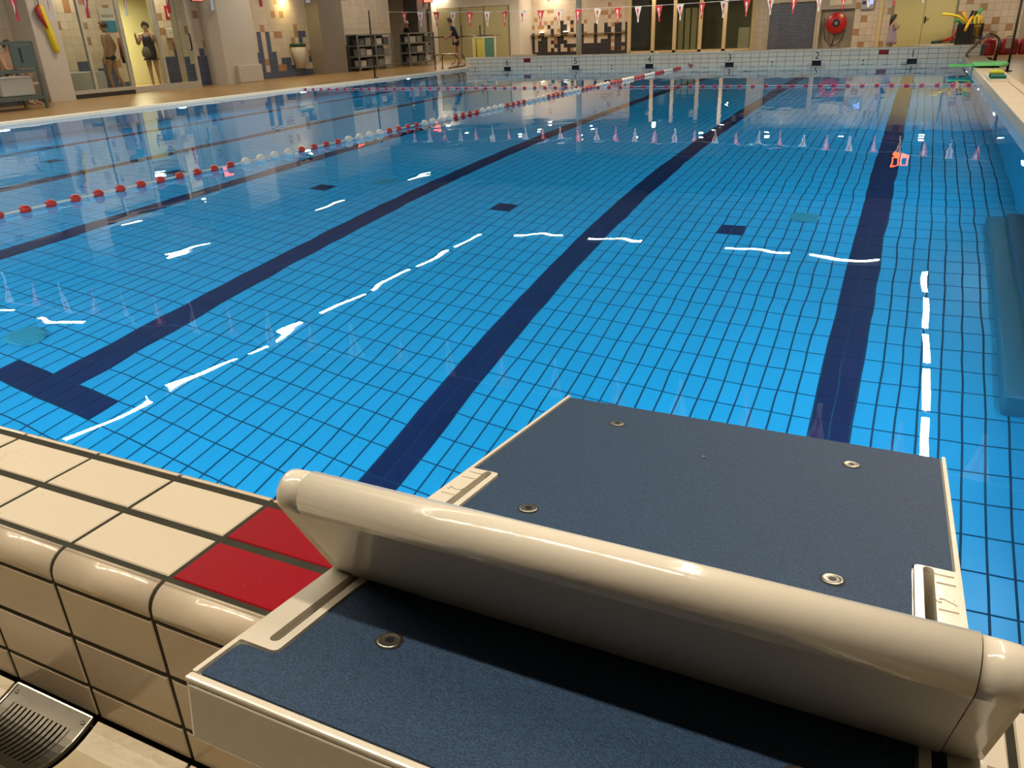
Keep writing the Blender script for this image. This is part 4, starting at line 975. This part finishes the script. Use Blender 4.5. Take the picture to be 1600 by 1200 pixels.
def person(label, loc, rz, H, pose, skin, hair, clothes, longhair=False, group=None, name='person'):
    J = dict(BASE); J.update(pose); t = thing(name, label, 'person', loc, rz, group)
    ks = list(J); P = {k: Vector(J[k])*H for k in ks}
    verts = [P[k] for k in ks]; rad = [RAD[k]*H for k in ks]; idx = {k: i for i, k in enumerate(ks)}; ed = [(idx[a], idx[b]) for a, b in EDG]
    for sd in ('l', 'r'):
        wv, ev = P[sd+'w'], P[sd+'e']; dr_ = (wv-ev).normalized(); side = dr_.cross(Vector((0,1,0)))
        side = side.normalized() if side.length > .1 else Vector((1,0,0)); fw = side.cross(dr_).normalized()
        palm = wv+dr_*.045*H; verts.append(palm); rad.append(.017*H); pi_ = len(verts)-1; ed.append((idx[sd+'w'], pi_))
        for j, (o_, l_) in enumerate(((-.016,.034),(-.005,.042),(.006,.040),(.016,.032))):
            k1 = palm+dr_*l_*.55*H+fw*o_*H; k2 = k1+dr_*l_*.5*H+side*.006*H
            verts += [k1, k2]; rad += [.0062*H, .0050*H]; ed += [(pi_, len(verts)-2), (len(verts)-2, len(verts)-1)]
        k1 = wv+dr_*.022*H+fw*.024*H; k2 = k1+dr_*.026*H+fw*.010*H; verts += [k1, k2]; rad += [.0075*H, .006*H]; ed += [(idx[sd+'w'], len(verts)-2), (len(verts)-2, len(verts)-1)]
    skinmesh('body', verts, ed, rad, idx['pel'], skin, t)
    hc = (P['hm']+P['hb']*.25+P['ht']*.35)/1.6; r = .058*H
    q = MB(); n = 14; rows = 7
    for i in range(rows+1):
        a = PI*i/rows*.62
        for j in range(n):
            b = 2*PI*j/n; fwd = math.sin(b) > .3
            aa = a*(.62 if fwd else 1.0)
            q.v.append(hc+Vector((r*1.02*math.sin(aa)*math.cos(b), r*1.12*math.sin(aa)*math.sin(b)-.004*H, r*1.22*math.cos(aa)+.002*H)))
    for i in range(rows):
        for j in range(n): q.f.append([i*n+j, i*n+(j+1) % n, (i+1)*n+(j+1) % n, (i+1)*n+j]); q.m.append(0); q.sm.append(True)
    hh = q.build('hair', hair, t)
    if longhair: MB().tube([hc+Vector((0,-.045*H,.02*H)), hc+Vector((0,-.062*H,-.05*H)), hc+Vector((0,-.075*H,-.14*H)), hc+Vector((0,-.07*H,-.24*H))], [.045*H,.05*H,.045*H,.02*H], 10).build('hair_length', hair, hh)
    fy = hc.y+.050*H
    for x in (-.02, .02): MB().lathe([(.002*H,-.004*H),(.006*H,0),(.002*H,.004*H)], hc+Vector((x*H, fy-hc.y, -.006*H)), n=8).build('eye', HAIRD, t)
    MB().prism([(-.006*H,-.012*H),(.006*H,-.012*H),(0,.012*H)], 'y', 0, .014*H).build('nose', skin, t, loc=hc+Vector((0, fy-hc.y-.002, -.02*H)))
    MB().box(-.014*H,.014*H,0,.006*H,-.003*H,.003*H).build('mouth', mat('lip',(.25,.08,.06),.5) if 'lip' not in bpy.data.materials else bpy.data.materials['lip'], t, loc=hc+Vector((0, fy-hc.y-.006, -.045*H)))
    def seg(a, b, f): return P[a].lerp(P[b], f)
    for c in clothes:
        kind, m = c[0], c[1]
        if kind == 'trunks':
            vs_ = [P['pel']+Vector((0,0,.02*H)), P['pel'], P['lh'], seg('lh','lk',.22), P['rh'], seg('rh','rk',.22)]
            skinmesh('trunks', vs_, [(0,1),(1,2),(2,3),(1,4),(4,5)], [r_*H for r_ in (.090,.100,.074,.068,.074,.068)], 1, m, t)
        if kind == 'shorts':
            vs_ = [P['pel']+Vector((0,0,.03*H)), P['pel'], P['lh'], seg('lh','lk',.6), P['rh'], seg('rh','rk',.6)]
            skinmesh('shorts', vs_, [(0,1),(1,2),(2,3),(1,4),(4,5)], [r_*H for r_ in (.092,.102,.076,.064,.076,.064)], 1, m, t)
        if kind == 'trousers':
            vs_ = [P['pel']+Vector((0,0,.03*H)), P['pel'], P['lh'], P['lk'], seg('lk','la',.9), P['rh'], P['rk'], seg('rk','ra',.9)]
            skinmesh('trousers', vs_, [(0,1),(1,2),(2,3),(3,4),(1,5),(5,6),(6,7)], [r_*H for r_ in (.080,.088,.066,.045,.035,.066,.045,.035)], 1, m, t)
        if kind == 'swimsuit':
            vs_ = [P['pel']-Vector((0,0,.045*H)), P['pel'], P['spi'], P['che'], P['che']+Vector((0,0,.035*H))]
            skinmesh('swimsuit', vs_, [(0,1),(1,2),(2,3),(3,4)], [r_*H for r_ in (.055,.100,.088,.100,.085)], 1, m, t, 2)
            for s_ in (-1,1): MB().tube([P['che']+Vector((s_*.045*H,.055*H,.03*H)), P['che']+Vector((s_*.055*H,.0,.085*H)), P['che']+Vector((s_*.045*H,-.055*H,.03*H))], .008*H, 6).build('strap', m, t)
        if kind == 'shirt':
            vs_ = [P['pel']-Vector((0,0,.01*H)), P['pel']+Vector((0,0,.03*H)), P['spi'], P['che'], seg('che','nec',.55), P['ls'], seg('ls','le',.6), P['rs'], seg('rs','re',.6)]
            skinmesh('shirt', vs_, [(0,1),(1,2),(2,3),(3,4),(3,5),(5,6),(3,7),(7,8)], [r_*H for r_ in (.086,.086,.080,.084,.05,.048,.036,.048,.036)], 2, m, t)
        if kind == 'dress':
            b = P['pel']; MB().lathe([(.135*H,-.24*H),(.13*H,-.18*H),(.10*H,.0),(.082*H,.12*H),(.088*H,.22*H),(.05*H,.29*H)], b, n=18).build('dress', m, t)
        if kind == 'cap':
            MB().lathe([(.064*H,-.005*H),(.062*H,.03*H),(.04*H,.062*H),(.01*H,.07*H)], hc, n=16).build('cap', m, t)
    return t
BLK = mat('cloth_black', (.010,.010,.013), .7); NAVY = mat('cloth_navy', (.012,.016,.06), .7); LIL = mat('cloth_lilac', (.34,.28,.36), .7); DARKT = mat('cloth_trunks_dark', (.012,.02,.018), .7)
# walking man in trunks, seen from behind, turned away to the left
p1 = person('person in dark swim trunks walking behind the glass with a red towel', (-19.2, 14.72, .05), 2.1, 1.78,
   dict(lw=(-.15,.03,.49), re=(.15,-.05,.64), rw=(.13,.02,.50), lk=(-.055,.05,.28), la=(-.055,.03,.045), lt=(-.06,.12,.015), rk=(.055,-.02,.27), ra=(.055,-.11,.06), rt=(.06,-.03,.015)), SKIN, HAIRB, [('trunks', DARKT)])
tw = thing('towel', 'red and dark towel carried by the person in swim trunks', 'towel', (-19.02, 14.98, .92))
MB().tube([(0,0,.48),(.02,.02,.25),(.0,.03,-.02)], [.06,.085,.09], 10).build('red_cloth', mat('towel_red',(.22,.05,.03),.8), tw); MB().tube([(.01,.04,.02),(.01,.05,-.14)], [.10,.09], 10).build('dark_edge', BLK, tw)
person('person in black swimsuit with one hand raised behind the glass', (-19.5, 16.32, .05), -2.6, 1.76,
   dict(re=(.15,.04,.66), rw=(.13,.14,.77), le=(-.14,-.03,.64), lw=(-.13,.05,.52)), SKIN2, HAIRD, [('swimsuit', BLK)])
sb_ = thing('swim_bag', 'grey-green bag hanging beside the person in black swimsuit', 'bag', (-19.32, 16.02, .88))
MB().lathe([(.06,0),(.11,.04),(.115,.15),(.07,.25),(.03,.28)], n=14).build('bag_body', mat('bag_olive',(.12,.11,.07),.7), sb_); MB().tube([(-.03,0,.26),(0,0,.48),(.03,0,.26)], .01, 6).build('cord', BLK, sb_)
person('person in navy shirt and black shorts stooping by the far ladder', (-16.25, 28.2, .05), PI*.62, 1.72,
   dict(spi=(0,.03,.63), che=(0,.055,.74), nec=(0,.09,.825), hb=(0,.11,.858), hm=(0,.135,.905), ht=(0,.14,.95), ls=(-.10,.06,.79), rs=(.10,.06,.79), le=(-.12,.09,.64), lw=(-.10,.20,.58), re=(.12,.09,.64), rw=(.10,.20,.57),
        lk=(-.055,.06,.28), la=(-.055,.05,.045), lt=(-.06,.14,.015), rk=(.055,-.01,.28), ra=(.055,-.08,.045), rt=(.06,.01,.015)), SKIN2, HAIRB, [('shirt', NAVY), ('shorts', BLK)])
person('person in white cap and dark clothes behind the shelf rack', (-19.75, 30.2, .05), 2.6, 1.72, {}, SKIN, HAIRD, [('shirt', BLK), ('trousers', BLK), ('cap', mat('cap_white',(.6,.57,.52),.7))])
person('person with long dark hair in a lilac dress standing before the pale yellow door', (-.72, 29.0, .0), -PI*.42, 1.22,
   dict(le=(-.115,.04,.64), lw=(-.04,.10,.66), re=(.115,.04,.64), rw=(.04,.11,.70)), SKIN2, HAIRD, [('dress', LIL)], longhair=True)
person('person in swimwear sitting on the pale bench behind the rack trolley', (-18.1, 11.05, -.03), -PI/2+.3, 1.7,
   dict(pel=(0,0,.40), spi=(0,.02,.49), che=(0,.06,.60), nec=(0,.09,.69), hb=(0,.11,.725), hm=(0,.13,.78), ht=(0,.13,.82), ls=(-.10,.06,.65), rs=(.10,.06,.65), le=(-.13,.12,.50), lw=(-.09,.24,.44), re=(.13,.12,.50), rw=(.09,.24,.44),
        lh=(-.05,.03,.39), lk=(-.06,.27,.37), la=(-.06,.27,.085), lt=(-.06,.36,.062), rh=(.05,.03,.39), rk=(.06,.27,.37), ra=(.06,.27,.085), rt=(.06,.36,.062)), SKIN2, HAIRB, [('trunks', BLK)])

#@@DROPS
# ------------------------------------------------------------------ splashed water drops on the near tiles and the drain
rnd = random.Random(5); q = MB()
def drop(x, y, z, r):
    n = 7; b = len(q.v); q.v += [(x+r*math.cos(2*PI*j/n), y+r*math.sin(2*PI*j/n), z) for j in range(n)]+[(x+.6*r*math.cos(2*PI*j/n), y+.6*r*math.sin(2*PI*j/n), z+.32*r) for j in range(n)]+[(x, y, z+.42*r)]
    for j in range(n):
        q.f += [[b+j, b+(j+1) % n, b+n+(j+1) % n, b+n+j], [b+n+j, b+n+(j+1) % n, b+2*n]]; q.m += [0, 0]; q.sm += [True, True]
for _ in range(260):
    if rnd.random() < .45: x, y = rnd.gauss(-1.60, .07), rnd.gauss(-.075, .03)
    else: x, y = rnd.uniform(-1.75, -.62), rnd.uniform(-.245, -.008)
    fx = ((x-J0) / .25) % 1
    if not (-.246 < y < -.008) or fx < .05 or fx > .95 or abs(y+.126) < .012: continue
    drop(x, y, H0+.0006, rnd.uniform(.0012, .0032))
for _ in range(160):
    x = rnd.uniform(-1.75, -.45); a_ = rnd.uniform(.05, 1.3); fx = ((x-J0) / .25) % 1
    if fx < .05 or fx > .95: continue
    drop(x, cyb-rb*math.sin(a_), czb+rb*math.cos(a_)-.0004, rnd.uniform(.0012, .0028))
DROPM = glassmat('water_drop', .1, tint=(.97,.97,.96), rough=.02)
q.build('water_drops', DROPM, label='scattered water drops on the cream tiles beside the starting block', category='water drops', kind='stuff')
